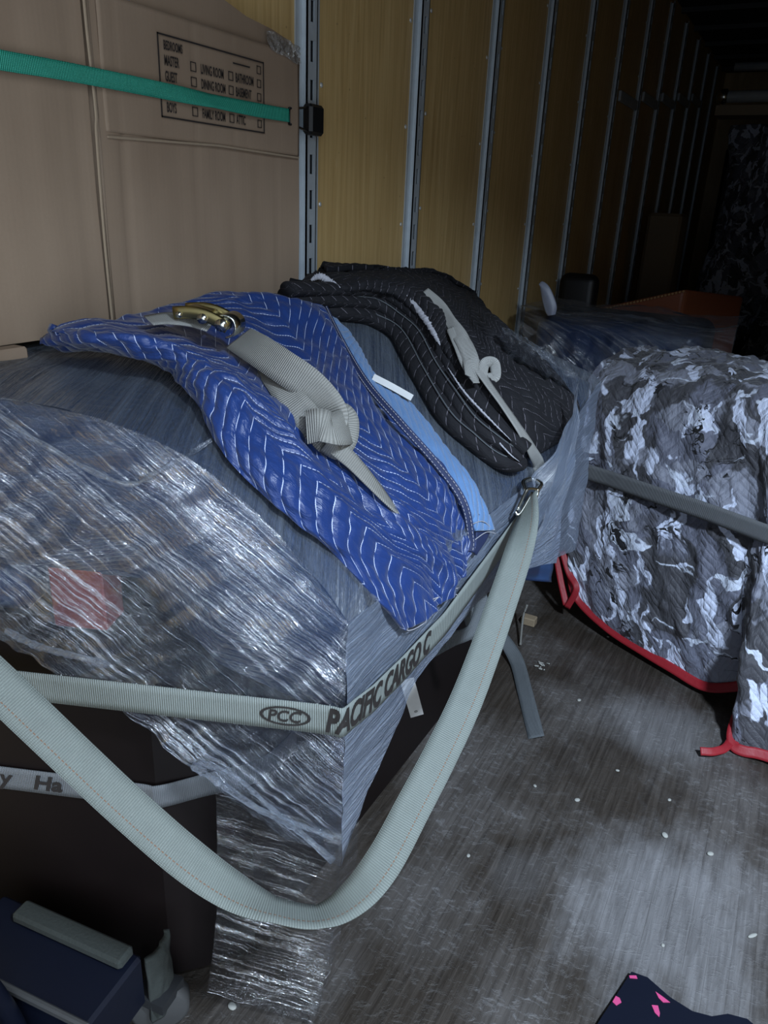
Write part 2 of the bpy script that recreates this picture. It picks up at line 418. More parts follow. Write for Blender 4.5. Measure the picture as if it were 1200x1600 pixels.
M = {}
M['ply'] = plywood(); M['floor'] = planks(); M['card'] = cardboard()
M['ceil'] = simple('roof_sheet', (.05, .055, .06), .7, .0, 8)
M['galv'] = simple('galvanised_steel', (.62, .68, .72), .42, .35, 30, .1, .2)
M['galv_dark'] = simple('slot_recess', (.012, .013, .015), .8)
M['rivet'] = simple('rivet_head', (.75, .76, .74), .35, .4)
M['ink'] = simple('black_ink', (.018, .014, .013), .7)
M['cutedge'] = simple('cut_cardboard_edge', (.33, .25, .17), .85)
M['green'] = webbing('green_webbing', (.028, .36, .245), .003)
M['strap'] = webbing('pale_webbing', (.225, .252, .230), .0034, seam=.0385)
M['strap_plain'] = webbing('printed_webbing', (.25, .28, .262), .0034)
M['strap_grey'] = webbing('grey_webbing', (.18, .19, .20), .003)
M['strap_tan'] = webbing('ratchet_webbing', (.27, .265, .24), .0036)
M['strap_dark'] = webbing('dull_webbing', (.125, .14, .15), .003)
M['strap_white'] = webbing('white_webbing', (.36, .36, .34), .0026)
M['blackp'] = simple('black_plastic', (.008, .008, .009), .45)
M['chrome'] = simple('zinc_plated_steel', (.55, .55, .50), .2, 1.0, 40, .05, .1)
M['brass'] = simple('yellow_zinc_steel', (.42, .34, .15), .3, 1.0, 40, .05, .15)
SPB, PERB, SLB = .031, .21, 1.1
M['blue'] = quilt('blue_quilted_satin', (.015, .043, .175), (.008, .024, .105), (.50, .56, .74), SPB, PERB, SLB, .38, .15, .024)
M['blue_under'] = quilt('pale_blue_lining', (.11, .22, .42), (.08, .17, .34), (.14, .27, .5), SPB, PERB, SLB, .85, .3)
M['black'] = quilt('black_quilted_cloth', (.0055, .0055, .0085), (.003, .003, .0045), (.13, .12, .14), .036, .20, .9, .85, .0, .026)
M['lining'] = simple('frayed_white_lining', (.42, .42, .46), .95, 0, 120, .6, .35)
M['bind'] = simple('navy_binding', (.012, .022, .075), .7, 0, 90, .3)
M['navy'] = quilt('navy_pad_cloth', (.035, .065, .135), (.022, .042, .095), (.030, .045, .075), .03, .2, .8, .6, .2)
M['camo'] = camo('grey_camouflage_cloth', 1.1, .56)
M['camo_far'] = camo('shaded_camouflage_cloth', .8, .8)  # same kind of cloth, far-end shade put into a darker colour
M['red'] = simple('red_binding_tape', (.30, .014, .022), .5, 0, 80, .3)
M['wood_dark'] = simple('shade_darkened_wood', (.007, .004, .0038), .5, 0, 12, .1, .3, .25)  # dark wood, lowered further so the lower-left shade is in its colour
M['redbox'] = simple('dull_red_carton', (.30, .045, .035), .7)
M['leather'] = simple('brown_leather', (.30, .095, .045), .30, 0, 90, .25, .2)
M['thread'] = simple('tan_thread', (.55, .33, .15), .8)
M['blueplastic'] = simple('dark_blue_upholstery', (.012, .045, .135), .3, 0, 30, .1)
M['dollyblue'] = simple('blue_painted_steel', (.003, .005, .014), .4, 0, 40, .1)  # blue taken nearly black, painting in the shade around the dolly
M['rubber'] = simple('grey_rubber', (.06, .06, .06), .6)
M['pad'] = simple('grey_green_carpet', (.034, .040, .036), .95, 0, 200, .6, .3)
M['white'] = simple('white_paper', (.62, .62, .60), .8)
M['chip'] = simple('pale_chip', (.34, .34, .31), .8)
M['tan'] = simple('tan_board', (.26, .20, .13), .8)
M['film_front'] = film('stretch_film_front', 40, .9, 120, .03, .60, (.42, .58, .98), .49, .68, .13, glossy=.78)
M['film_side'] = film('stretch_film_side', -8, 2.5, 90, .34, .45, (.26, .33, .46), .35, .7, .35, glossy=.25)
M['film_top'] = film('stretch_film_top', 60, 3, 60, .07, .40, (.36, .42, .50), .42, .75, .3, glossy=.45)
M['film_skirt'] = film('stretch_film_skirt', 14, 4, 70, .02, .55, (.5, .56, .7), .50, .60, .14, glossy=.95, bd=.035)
M['film_clear'] = film('stretch_film_clear', 25, 3, 34, .03, .40, (.5, .58, .7), .45, .75, .16, glossy=.7)

M['tape'] = film('clear_tape', 70, 12, 60, .22, .5, (.62, .58, .52), .45, .62, .2, glossy=.35)
# ------------------------------------------------------------------ the trailer shell
XW, YN, YR, ZC = 2.5, 9.2, -.6, 2.72
def struct(name, mb, mat, parent=None): 
    o = mb.build(name, mat, parent)
    if not parent: o['kind'] = 'structure'
    return o
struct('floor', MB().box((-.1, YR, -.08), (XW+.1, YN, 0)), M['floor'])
struct('wall_left', MB().box((-.06, YR, 0), (0, YN, ZC)), M['ply'])
struct('wall_right', MB().box((XW, YR, 0), (XW+.06, YN, ZC)), M['ply'])
struct('wall_back', MB().box((-.06, YN, 0), (XW+.06, YN+.06, ZC)), M['ply'])
ce = MB().box((-.06, YR, ZC), (XW+.06, YN, ZC+.05))
for k in range(18): ce.box((0, YR+.3+.61*k, ZC-.03), (XW, YR+.34+.61*k, ZC))
struct('ceiling', ce, M['ceil'])
SP = .61
for n in range(-3, 12):
    y = 1.79+SP*n
    mb = MB()
    # hat section: two flanges, a raised web with a row of slots
    mb.box((0.001, y-.052, 0), (.004, y-.022, ZC-.05))
    mb.box((0.001, y+.022, 0), (.004, y+.052, ZC-.05))
    mb.box((.004, y-.023, 0), (.018, y-.019, ZC-.05)); mb.box((.004, y+.019, 0), (.018, y+.023, ZC-.05))
    mb.box((.0145, y-.023, 0), (.018, y-.008, ZC-.05)); mb.box((.0145, y+.008, 0), (.018, y+.023, ZC-.05))
    z = .03
    while z < ZC-.1:
        mb.box((.0145, y-.008, z+.045), (.018, y+.008, z+.083)); z += .083
    t = struct('trim_%d' % (n+4), mb, M['galv'])
    bk = MB().box((.002, y-.019, 0), (.006, y+.019, ZC-.05)); bk.build('slot_backing', M['galv_dark'], t)
    for k in range(9):
        for sy in (-.067, .067):
            if k*0.28+.2 > ZC-.1: continue
            rv = MB(); pts = [(0.0005, y+sy, k*.28+.2+.05*(sy > 0)), (.0025, y+sy, k*.28+.2+.05*(sy > 0)), (.0045, y+sy, k*.28+.2+.05*(sy > 0))]
            rv.tube(pts, [.0065, .006, .003], 10); rv.build('rivet', M['rivet'], t, True)
for n, z in ((5, 1.975), (6, 2.045), (7, 2.115), (8, 2.19), (9, 2.26)):  # added plates stand in for the load bar's reflection along the wall
    y = 1.79+SP*n
    struct('trim_%d' % (n+15), MB().box((.002, y+.10, z), (.02, y+SP-.06, z+.055), None, .004), M['galv'])

# ------------------------------------------------------------------ cardboard boxes against the wall
BX = .12
def wobble_panel(mb, y0, y1, z0, z1, x1, x0, creases, seed, tilt=0.0):
    ny, nz = 60, 50; vs = []; fs = []
    for i in range(ny+1):
        for j in range(nz+1):
            y = y0+(y1-y0)*i/ny; z = z0+(z1-z0)*j/nz
            d = .004*noise.noise(Vector((y*5+seed, z*3, 0)))+.0012*noise.noise(Vector((y*24, z*4, seed)))
            for kind, pos, amp, wd in creases:
                q = (y if kind == 'v' else z)-pos
                d -= amp*math.exp(-(q/wd)**2)
            vs.append((x1+d, y, z))
    for i in range(ny):
        for j in range(nz):
            a = i*(nz+1)+j; fs.append([a, a+nz+1, a+nz+2, a+1])
    mb.add(vs, fs)
    mb.box((x0, y0+.001, z0+.001), (x1-.007, y1-.001, z1-.001))
    # close the rim
    mb.box((x1-.008, y0, z0), (x1-.0045, y1, z1))
YS = 1.0
b2 = empty('cardboard_box', (.06, 1.29, 1.15), 'big brown cardboard box printed with a room checklist, against the plywood wall', 'box')
mb = MB(); wobble_panel(mb, YS+.008, 1.585, 1.15, 1.665, BX, .012, [('h', 1.475, .004, .004), ('v', 1.055, .003, .004), ('v', 1.35, .0012, .004), ('v', 1.24, .0012, .004), ('v', 1.50, .0012, .004)], 3)
body = mb.build('carton', M['card'], b2, True)
mb = MB()     # flap edge: upper panel overhangs the lower one
ctrl = [[(BX+.003, YS+.02+.56*j/5, 1.47+.198*i/4) for j in range(6)] for i in range(5)]
patch(ctrl, 70, 30, .56, .2, lambda u, v, a, b: .0016*noise.noise(Vector((u*9, v*9, 2)))-.0015*math.exp(-((u-.035)/.004)**2)-.001*math.exp(-((u-.33)/.004)**2)-.001*math.exp(-((u-.22)/.004)**2), .003, mb)
fl = mb.build('flap', M['card'], b2, True)
pf = [atX(x, y, BX-.012) for x, y in ((205, 40), (205, -60), (345, -4), (385, 26), (425, 46), (455, 66), (469, 92), (466, 130))]
MB().add([tuple(p) for p in pf]+[(p.x-.004, p.y, p.z) for p in pf], [list(range(8)), [8+i for i in range(8)][::-1]]+[[i, (i+1) % 8, 8+(i+1) % 8, 8+i] for i in range(8)]).build('top_flap', M['card'], b2)
mb = MB()     # curled, slightly lifted top edge of clear tape
tp = [[(416, 48), (428, 50), (442, 58), (456, 66), (468, 74)], [(417, 62), (430, 66), (444, 74), (457, 82), (469, 90)], [(424, 78), (436, 84), (448, 90), (460, 98), (470, 104)]]
ctrl = [[atX(a, b, BX+.006+.003*((i+j) % 2)) for j, (a, b) in enumerate(r)] for i, r in enumerate(tp)]
patch(ctrl, 50, 26, .15, .1, lambda u, v, a, b: .005*noise.noise(Vector((u*45, v*45, 5))), 0, mb)
tape = mb.build('packing_tape', M['tape'], b2, True)
# printed checklist
pl = MB(); XI = BX+.0068
def rect_line(a, b, c, d, t=.0022):
    pl.box((XI, a, b), (XI+.0006, c, b+t)); pl.box((XI, a, d-t), (XI+.0006, c, d)); pl.box((XI, a, b), (XI+.0006, a+t, d)); pl.box((XI, c-t, b), (XI+.0006, c, d))
LY0, LY1, LZ0, LZ1 = 1.146, 1.447, 1.504, 1.634
rect_line(LY0, LZ0, LY1, LZ1, .0026)
def put(body, y, z, size=.0165, sx=.62):
    vs, fs = text_mesh(body, size*1.35, sx*.74, 0, .0005)
    pl.add([(XI+.0005, y+a, z+b) for a, b in vs], fs)
rows = [.0905, .069, .0465, .0245, .0045]
put('BEDROOMS', LY0+.014, LZ0+.107, .0145)
for k, tx in enumerate(['MASTER', 'GUEST', 'GIRLS', 'BOYS']): put(tx, LY0+.014, LZ0+.083-.0243*k)
for k, tx in enumerate(['LIVING ROOM', 'DINING ROOM', 'KITCHEN', 'FAMILY ROOM']): put(tx, LY0+.108, LZ0+.083-.0243*k)
for k, tx in enumerate(['BATHROOM', 'BASEMENT', 'GARAGE', 'ATTIC']): put(tx, LY0+.209, LZ0+.083-.0243*k)
pl.box((XI, LY0+.203, LZ0+.113), (XI+.0006, LY0+.255, LZ0+.1155))
for k in range(4):
    z = LZ0+.083-.0243*k
    rect_line(LY0+.081, z, LY0+.096, z+.0155, .0014); rect_line(LY0+.188, z, LY0+.202, z+.0155, .0014)
for k in range(5):
    z = LZ0+.1065-.0243*k; rect_line(LY0+.278, z, LY0+.291, z+.0145, .0014)
pl.build('printed_checklist', M['ink'], fl)
mb = MB(); mb.tube([(BX+.005, 1.02, 1.462), (BX+.006, 1.3, 1.470), (BX+.005, 1.575, 1.466)], .0022, 6); mb.build('flap_edge', M['cutedge'], b2)
b1 = empty('cardboard_box', (.06, .6, 1.15), 'plain brown cardboard box at the left edge, beside the printed one', 'box')
mb = MB(); wobble_panel(mb, .15, YS-.006, 1.15, 1.72, BX-.004, .012, [('h', 1.475, .002, .004), ('v', .80, .0012, .004), ('v', .93, .0012, .004), ('v', .87, .001, .003), ('v', .965, .002, .006)], 9)
mb.build('carton', M['card'], b1, True)
mb = MB(); mb.tube(curve([(BX, YS-.001, 1.72), (BX+.003, YS-.004, 1.62), (BX+.001, YS+.002, 1.50), (BX+.001, YS-.001, 1.46), (BX, YS-.002, 1.3), (BX+.001, YS-.001, 1.16)], 40), .0024, 6); mb.build('torn_edge', M['cutedge'], b1)
mb = MB(); mb.box((BX-.002, .2, 1.128), (BX+.03, .80, 1.15), None, .004); mb.build('bottom_flap', M['card'], b1)

# green cargo strap with its black wall fitting
gs = empty('green_cargo_strap', (.12, 1.7, 1.55), 'narrow green strap stretched across both cardboard boxes', 'strap')
pts = [atX(px, py, x) for px, py, x in [(-130, 68, BX+.012), (0, 94, BX+.013), (70, 106, BX+.013), (145, 120, BX+.013), (250, 141, BX+.013), (330, 158, BX+.013), (400, 172, BX+.012), (452, 181, BX+.008)]]
R_ = Ribbon(pts, .026, (0, 0, 1), twist=[0, 0, 5, 0, -15, 25, 5, 0], n=120, thick=.0015)
R_.mesh().build('webbing', M['green'], gs, True)
pe = pts[-1]
mb = MB(); fy, fz = 1.79, atX(478, 186, .03).z
tri = [pe+Vector((0, .0, .014)), Vector((.035, fy-.045, fz+.024)), Vector((.035, fy-.045, fz-.026)), pe+Vector((0, 0, -.016)), pe+Vector((0, .0, .014))]
mb.tube(tri, .0028, 8); mb.build('wire_hook', M['blackp'], gs, True)
mb = MB(); mb.box((.019, fy-.048, fz-.034), (.048, fy+.014, fz+.034), None, .007); mb.build('wall_fitting', M['blackp'], gs)

# ------------------------------------------------------------------ the wrapped bundle
wb = empty('wrapped_furniture', (.4, 1.3, 0), 'furniture bundle wrapped in clear stretch film, under blue and black blankets', 'wrapped furniture')
# padded top: closed solid following ztop
def foot(i, j, nu, nv, ins):
    a, b = i/nu, j/nv
    X = .02+(.737-ins-.02)*a
    y0 = Yf(X)+ins; y1 = 1.98-ins
    Y = y0+(y1-y0)*b; X2 = X+(Xe(Y)-.737)*a
    return X2, Y
def topgrid(ins, lift, nu=70, nv=90, wob=0.0, seed=0):
    vs = []; uv = []
    for i in range(nu+1):
        for j in range(nv+1):
            X, Y = foot(i, j, nu, nv, ins)
            z = min(ztop(X, Y), 1.16)+lift
            if wob: z += wob*(noise.noise(Vector((X*9+seed, Y*5, seed)))+.5*noise.noise(Vector((X*22, Y*11, seed))))
            vs.append((X, Y, z)); uv.append((X, Y))
    fs = [[i*(nv+1)+j, (i+1)*(nv+1)+j, (i+1)*(nv+1)+j+1, i*(nv+1)+j+1] for i in range(nu) for j in range(nv)]
    return vs, fs, uv
nu, nv = 70, 90
vs, fs, uv = topgrid(.022, -.012, nu, nv, .004, 1); n = len(vs)
def zbot(X, Y): return interp(X, [.02, .45, .55, .737], [.875, .87, .74, .66])
vs2 = [(x, y, min(z-.03, zbot(x, y))) for x, y, z in vs]
fs2 = [[n+k for k in f[::-1]] for f in fs]
ring = [i*(nv+1) for i in range(nu+1)]+[nu*(nv+1)+j for j in range(1, nv+1)]+[i*(nv+1)+nv for i in range(nu-1, -1, -1)]+[j for j in range(nv-1, 0, -1)]
for a, b in zip(ring, ring[1:]+ring[:1]): fs2.append([a, n+a, n+b, b])
MB().add(vs+vs2, fs+fs2, uv+[(u+.3, v+z[2]) for (u, v), z in zip(uv, vs2)]).build('padding', M['navy'], wb, True)
mb = MB(); mb.prism([(.02, .565), (.423, .726), (.53, .84), (.53, 1.9), (.02, 1.9)], .03, .775); mb.build('cabinet', M['wood_dark'], wb)
for x, y in ((.06, .63), (.38, .76), (.48, 1.8), (.07, 1.8)): MB().prism([(x-.025, y-.025), (x+.025, y-.025), (x+.025, y+.025), (x-.025, y+.025)], 0, .03).build('foot', M['wood_dark'], wb)
# film: top
vs, fs, uv = topgrid(.0, .002, nu, nv, .007, 4)
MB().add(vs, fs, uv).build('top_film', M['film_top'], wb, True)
def wall_sheet(path, zb, zt, mat, name, nz=40, wob=.006, uvs=(1, 1), taper=None, seed=0, n=90):
    pts = path(n); vs = []; uv = []; L = 0
    for i, (x, y) in enumerate(pts):
        if i: L += math.hypot(x-pts[i-1][0], y-pts[i-1][1])
        a, b = zb(i/(n-1), x, y), zt(x, y)
        ii, jj = max(i-1, 0), min(i+1, n-1); tx, ty = pts[jj][0]-pts[ii][0], pts[jj][1]-pts[ii][1]
        q = math.hypot(tx, ty); nx, ny = ty/q, -tx/q
        for k in range(nz+1):
            z = a+(b-a)*k/nz
            edge = min(1, (b-z)/.03)
            d = wob*edge*(noise.noise(Vector((L*7+z*6+seed, z*14-L*9, seed)))+.6*noise.noise(Vector((L*16+z*13, z*40-L*22, seed))))
            t = taper(z, i/(n-1)) if taper else (0, 0)
            vs.append((x+nx*d+t[0], y+ny*d+t[1], z)); uv.append((L, z))
    fs = [[i*(nz+1)+k, (i+1)*(nz+1)+k, (i+1)*(nz+1)+k+1, i*(nz+1)+k+1] for i in range(n-1) for k in range(nz)]
    return MB().add(vs, fs, uv).build(name, mat, wb, True)
def tz(x, y): return min(ztop(x, y), 1.16)+.003
def front(n): return [(x, Yf(x)) for x in np.linspace(.02, .737, n)]
def side(n): return [(Xe(y), y) for y in np.linspace(.8, 1.98, n)]
def zbf(t, x, y): return interp(x, [.02, .25, .41, .516, .61, .737], [.83, .755, .663, .56, .474, .40]) + .012*noise.noise(Vector((x*30, 0, 3)))
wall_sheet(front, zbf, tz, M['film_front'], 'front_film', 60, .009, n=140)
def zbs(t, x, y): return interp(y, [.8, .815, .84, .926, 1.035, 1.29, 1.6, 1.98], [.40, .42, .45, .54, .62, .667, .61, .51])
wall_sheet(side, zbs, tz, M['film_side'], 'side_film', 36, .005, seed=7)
def tap(z, t): k = max(0, .45-z)/.45; return (-.045*k*k, -.01*k)
def front_l(n): return [(x, Yf(x)+.001) for x in np.linspace(.55, .737, n)]
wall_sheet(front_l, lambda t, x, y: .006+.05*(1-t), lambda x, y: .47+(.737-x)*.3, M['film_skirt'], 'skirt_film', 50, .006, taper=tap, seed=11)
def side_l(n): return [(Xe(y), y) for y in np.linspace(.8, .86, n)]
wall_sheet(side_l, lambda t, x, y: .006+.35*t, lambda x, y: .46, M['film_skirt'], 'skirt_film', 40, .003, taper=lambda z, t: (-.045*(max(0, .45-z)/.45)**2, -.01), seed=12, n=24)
# loose twisted rolls of film
mb = MB()
mb.tube(curve([H(-40, 620, .012), H(60, 690, .012), H(190, 755, .016), H(250, 735, .014), H(330, 688, .012)], 50), [.0035+.001*math.sin(i) for i in range(50)], 8)
mb.build('film_cord', M['film_clear'], wb, True)
def facept(px, py, off=.008):
    d = rdir(px, py); k = (.982-.0-off)/(d.y+.394*(-d.x)*-1*-1) if False else None
    # intersect with the front plane  (y = .80 + .394 (x-.737)) moved 'off' towards the camera
    k = (.80-off+.394*(CAM.x-.737)-CAM.y)/(d.y-.394*d.x)
    return CAM+d*k
for q, (pts, r) in enumerate([([(300, 1195), (345, 1225), (400, 1262), (455, 1290), (520, 1345)], .006), ([(310, 1190), (370, 1215), (440, 1275), (520, 1310)], .004), ([(10, 985), (60, 1010), (130, 1028), (170, 1040)], .006)]):
    c = curve([facept(*p) for p in pts], 40)
    MB().tube(c, [r*(.7+.5*abs(noise.noise(Vector((i*.4, q, 0))))*2) for i in range(40)], 8).build('gathered_film', M['film_clear'], wb, True)
tag(MB().box((0, 0, 0), (.082, .06, .098), Matrix.Translation((.318, .655, .7765)) @ Matrix.Rotation(math.radians(21.5), 4, 'Z'), .003).build('small_carton', M['redbox']),
    'small dull red carton seen blurred through the stretch film', 'carton')
tag(MB().box((0, 0, 0), (.15, .08, .085), Matrix.Translation((.13, .60, .7765)) @ Matrix.Rotation(math.radians(21.5), 4, 'Z'), .02).build('folded_pad', M['blueplastic'], None, True),
    'navy pad seen through the stretch film, left of the red carton', 'pad')

# ------------------------------------------------------------------ straps round the bundle
ps = empty('printed_cargo_strap', (.73, .79, .68), 'pale grey cargo strap with black lettering around the film-wrapped corner', 'strap')
fr_ = [(x, Yf(x)-.012) for x in np.linspace(-.02, .70, 10)]
sd_ = [(Xe(y)+.012, y) for y in (.80, .86, .95, 1.1, 1.25, 1.4, 1.52, 1.62)]
zz = [.686]*10+[.687, .687, .689, .70, .735, .77, .795, .81]
# thin out so the fold at the corner stays crisp
pp = [Vector((x, y, z)) for (x, y), z in zip(fr_+[(.742, .786)]+sd_[1:], zz)]
ext = []
for a, b in zip(pp[:-1], pp[1:]): ext += [a, a.lerp(b, .34), a.lerp(b, .67)]
ext.append(pp[-1])
PR = Ribbon(ext, .05, (0, 0, 1), n=260)
PR.N = [Vector((n.x, n.y, n.z)) if n.dot(CAM-p) > 0 else -n for n, p in zip(PR.N, PR.P)]
PR.mesh().build('webbing', M['strap_plain'], ps, True)
# where the corner sits along the strap
ic = min(range(len(PR.P)), key=lambda i: (PR.P[i]-pp[10]).length); Lc = PR.L[ic]
pm = MB()
def on_ribbon(mb, rb, body, l0, size, sx, shear, bold, da, cuts=3, off=.0016):
    vs, fs = text_mesh(body, size, sx, shear, bold, cuts)
    mb.add([rb.at(l0+x, da+y, off) for x, y in vs], fs)
on_ribbon(pm, PR, 'PACIFIC CARGO C', Lc-.026, .056, .60, .30, .0022, -.017)
on_ribbon(pm, PR, 'PCC', Lc-.112, .027, .95, .18, .0006, -.0095, 1)
vs = []; fs = []
for k in range(48):
    a = 2*math.pi*k/48
    for r in (1.0, .87): vs.append(PR.at(Lc-.085+.038*r*math.cos(a), .0165*(r if r == 1 else .82)*math.sin(a), .0016))
fs = [[2*k, 2*k+1, (2*k+3) % 96, (2*k+2) % 96] for k in range(48)]
pm.add(vs, fs); pm.build('printed_lettering', M['ink'], ps)

ls = empty('printed_cargo_strap', (.42, .72, .45), 'lower printed strap around the dark cabinet, behind the slack strap', 'strap')
lp = [Vector((-.02, .545, .455)), Vector((.1, .592, .455)), Vector((.25, .651, .455)), Vector((.40, .71, .455)), Vector((.43, .722, .455)), Vector((.47, .77, .457)), Vector((.545, .85, .47)), Vector((.55, .95, .47))]
LR = Ribbon(lp, .046, (0, 0, 1), n=120)
LR.N = [n if n.dot(CAM-p) > 0 else -n for n, p in zip(LR.N, LR.P)]
LR.mesh().build('webbing', M['strap_grey'], ls, True)
lm = MB()
tgt = facept(45, 1218, -.04); il = min(range(len(LR.P)), key=lambda i: (LR.P[i]-tgt).length)
on_ribbon(lm, LR, 'y', LR.L[il]-.055, .044, 1.0, .25, .0012, -.012, 1)
on_ribbon(lm, LR, 'Ha', LR.L[il]+.004, .040, 1.1, .25, .0014, -.013, 1)
lm.build('printed_lettering', M['ink'], ls)

us = empty('slack_strap', (.8, .64, .5), 'wide pale strap hanging in a slack loop in front of the wrapped corner', 'strap')
st = [(-120, 975, .93), (-60, 1020, .95), (0, 1073, .97), (60, 1130, .98), (125, 1192, .99), (200, 1262, 1.0), (290, 1340, 1.01), (365, 1392, 1.02), (430, 1420, 1.02), (500, 1430, 1.03),
      (555, 1400, 1.05), (600, 1345, 1.08), (645, 1262, 1.13), (688, 1180, 1.18), (726, 1100, 1.24), (757, 1020, 1.31), (785, 940, 1.38), (808, 870, 1.44), (822, 815, 1.5), (826, 778, 1.545)]
tw = [0, 0, 0, 0, 0, 0, 5, 28, 56, 58, 30, 5, 0, 0, 0, 0, 0, 5, 35, 62]
UR = Ribbon([atD(*p) for p in st], .053, None, twist=tw, n=300)
UR.mesh().build('webbing', M['strap'], us, True)
mb = MB(); h0 = atD(812, 795, 1.53); h1 = atD(828, 768, 1.55); h2 = atD(842, 757, 1.575); h3 = atD(820, 752, 1.58)
mb.tube(curve([atD(808, 798, 1.53), atD(820, 772, 1.545), atD(826, 764, 1.55), atD(840, 766, 1.56), atD(838, 777, 1.56)], 24), .0035, 8)
mb.tube(curve([atD(805, 800, 1.53), atD(812, 803, 1.53), atD(832, 770, 1.545)], 24), .003, 8)
mb.tube(curve([atD(822, 768, 1.55), atD(818, 754, 1.57), atD(832, 749, 1.58), atD(845, 757, 1.57), atD(838, 768, 1.56)], 24), .0055, 8)
mb.build('wire_hook', M['chrome'], us, True)

# ------------------------------------------------------------------ quilted blankets
def puff(u, v, sp, per, slope, amp):
    tri = abs(((u/(per/2)) % 2)); tri = (tri if tri < 1 else 2-tri)*per/2
    ww = (v+slope*tri)/sp; d = abs(ww-math.floor(ww)-.5)
    return amp*min(1, d*3.2)**.5
def blanket_disp(sp, per, slope, amp, wr, seed, edge=True):
    def f(u, v, a, b):
        e = min(a, 1-a, b, 1-b)
        return .006*sm(.55, .95, b) + puff(u, v, sp, per, slope, amp)*min(1, e*25) + wr*(noise.noise(Vector((u*9+seed, v*6, seed)))+.5*noise.noise(Vector((u*20, v*13+seed, 3)))+.3*noise.noise(Vector((u*45, v*30, seed))))
    return f
bb = empty('blue_moving_blanket', (.5, 1.1, 1.0), 'royal blue quilted moving blanket draped over the wrapped furniture', 'blanket')
# rows run from the wall down to the hanging corner, columns from the near edge to the far edge
g = [
 [(62, 538, .02), (68, 527, .035), (90, 514, .055), (175, 498, .05), (288, 472, .05), (368, 452, .06), (432, 457, .05)],
 [(150, 548, .01), (155, 535, .055), (190, 520, .075), (290, 520, .04), (385, 500, .03), (455, 478, .05), (500, 474, .05)],
 [(245, 574, .01), (258, 560, .05), (300, 545, .07), (375, 560, .035), (445, 560, .02), (500, 535, .035), (528, 530, .035)],
 [(292, 615, .01), (318, 605, .05), (365, 600, .065), (430, 625, .03), (490, 625, .02), (545, 605, .035), (570, 598, .03)],
 [(335, 690, .01), (368, 680, .045), (420, 670, .055), (478, 695, .02), (540, 690, .02), (600, 672, .03), (625, 662, .02)],
 [(405, 765, .01), (440, 758, .045), (495, 750, .05), (545, 765, .02), (600, 755, .02), (660, 735, .03), (683, 728, .02)],
 [(500, 845, .01), (530, 838, .04), (580, 830, .045), (625, 838, .02), (668, 825, .018), (708, 798, .02), (722, 785, .015)],
 [(590, 935, .01), (612, 915, .035), (648, 895, .04), (680, 892, .02), (705, 880, .015), (730, 850, .014), (738, 842, .012)],
 [(628, 984, .012), (645, 975, .02), (672, 955, .022), (690, 938, .015), (712, 912, .012), (722, 892, .012), (736, 865, .012)]]
ctrl = [[H(*p) for p in r] for r in g]
bm_ = patch(ctrl, 210, 250, None, None, blanket_disp(SPB, PERB, SLB, .0022, .016, 2), .010)
bm_.build('quilted_cloth', M['blue'], bb, True)
# pale lining turned up along the far edge
e1 = [(508, 478), (528, 525), (568, 592), (622, 655), (680, 720), (722, 782), (742, 830)]
e2 = [(545, 512), (562, 545), (585, 588), (640, 625), (695, 700), (735, 752), (768, 830)]
ctrl = [[H(p[0], p[1], .02), H((p[0]+q[0])/2, (p[1]+q[1])/2, .02), H(q[0], q[1], .012)] for p, q in zip(e1, e2)]
patch(ctrl, 24, 150, None, None, blanket_disp(SPB, PERB, SLB, .003, .006, 5), .006).build('lining', M['blue_under'], bb, True)
# bound edge with double stitching
ed = curve([H(p[0], p[1], .042) for p in [(505, 476), (530, 527), (570, 595), (625, 660), (684, 727), (724, 785), (736, 842), (735, 862)]], 120)
rb = Ribbon(ed, .014, None, n=120, thick=.004); rb.mesh().build('binding', M['bind'], bb, True)
mb = MB()
for da in (-.004, .004):
    l = 0
    while l < rb.L[-1]-.006:
        mb.tube([rb.at(l, da, .0012), rb.at(l+.0045, da, .0012)], .0007, 5); l += .0075
mb.build('binding_stitches', M['lining'], bb)
mb = MB()
for pts in ([(640, 965), (655, 960), (690, 930), (718, 918)], [(642, 975), (636, 985), (650, 982), (668, 968), (655, 958)], [(668, 940), (700, 928), (716, 930)], [(735, 820), (755, 815), (772, 830)], [(740, 845), (760, 832), (775, 834)]):
    mb.tube(curve([H(p[0], p[1], .040) for p in pts], 16), .0009, 5)
mb.build('loose_threads', M['lining'], bb, True)
# frayed corner pokes out past the lining
ctrl = [[H(735, 800, .015), H(745, 835, .012), H(740, 862, .012)], [H(752, 805, .012), H(765, 832, .012), H(745, 868, .01)]]
patch(ctrl, 14, 14, .06, .04, None, .004).build('frayed_corner', M['bind'], bb, True)
tag(Ribbon([H(583, 589, .03), H(612, 604, .032), H(644, 622, .03)], .013, None, n=24, thick=.001).mesh().build('care_label', M['white'], bb), None)

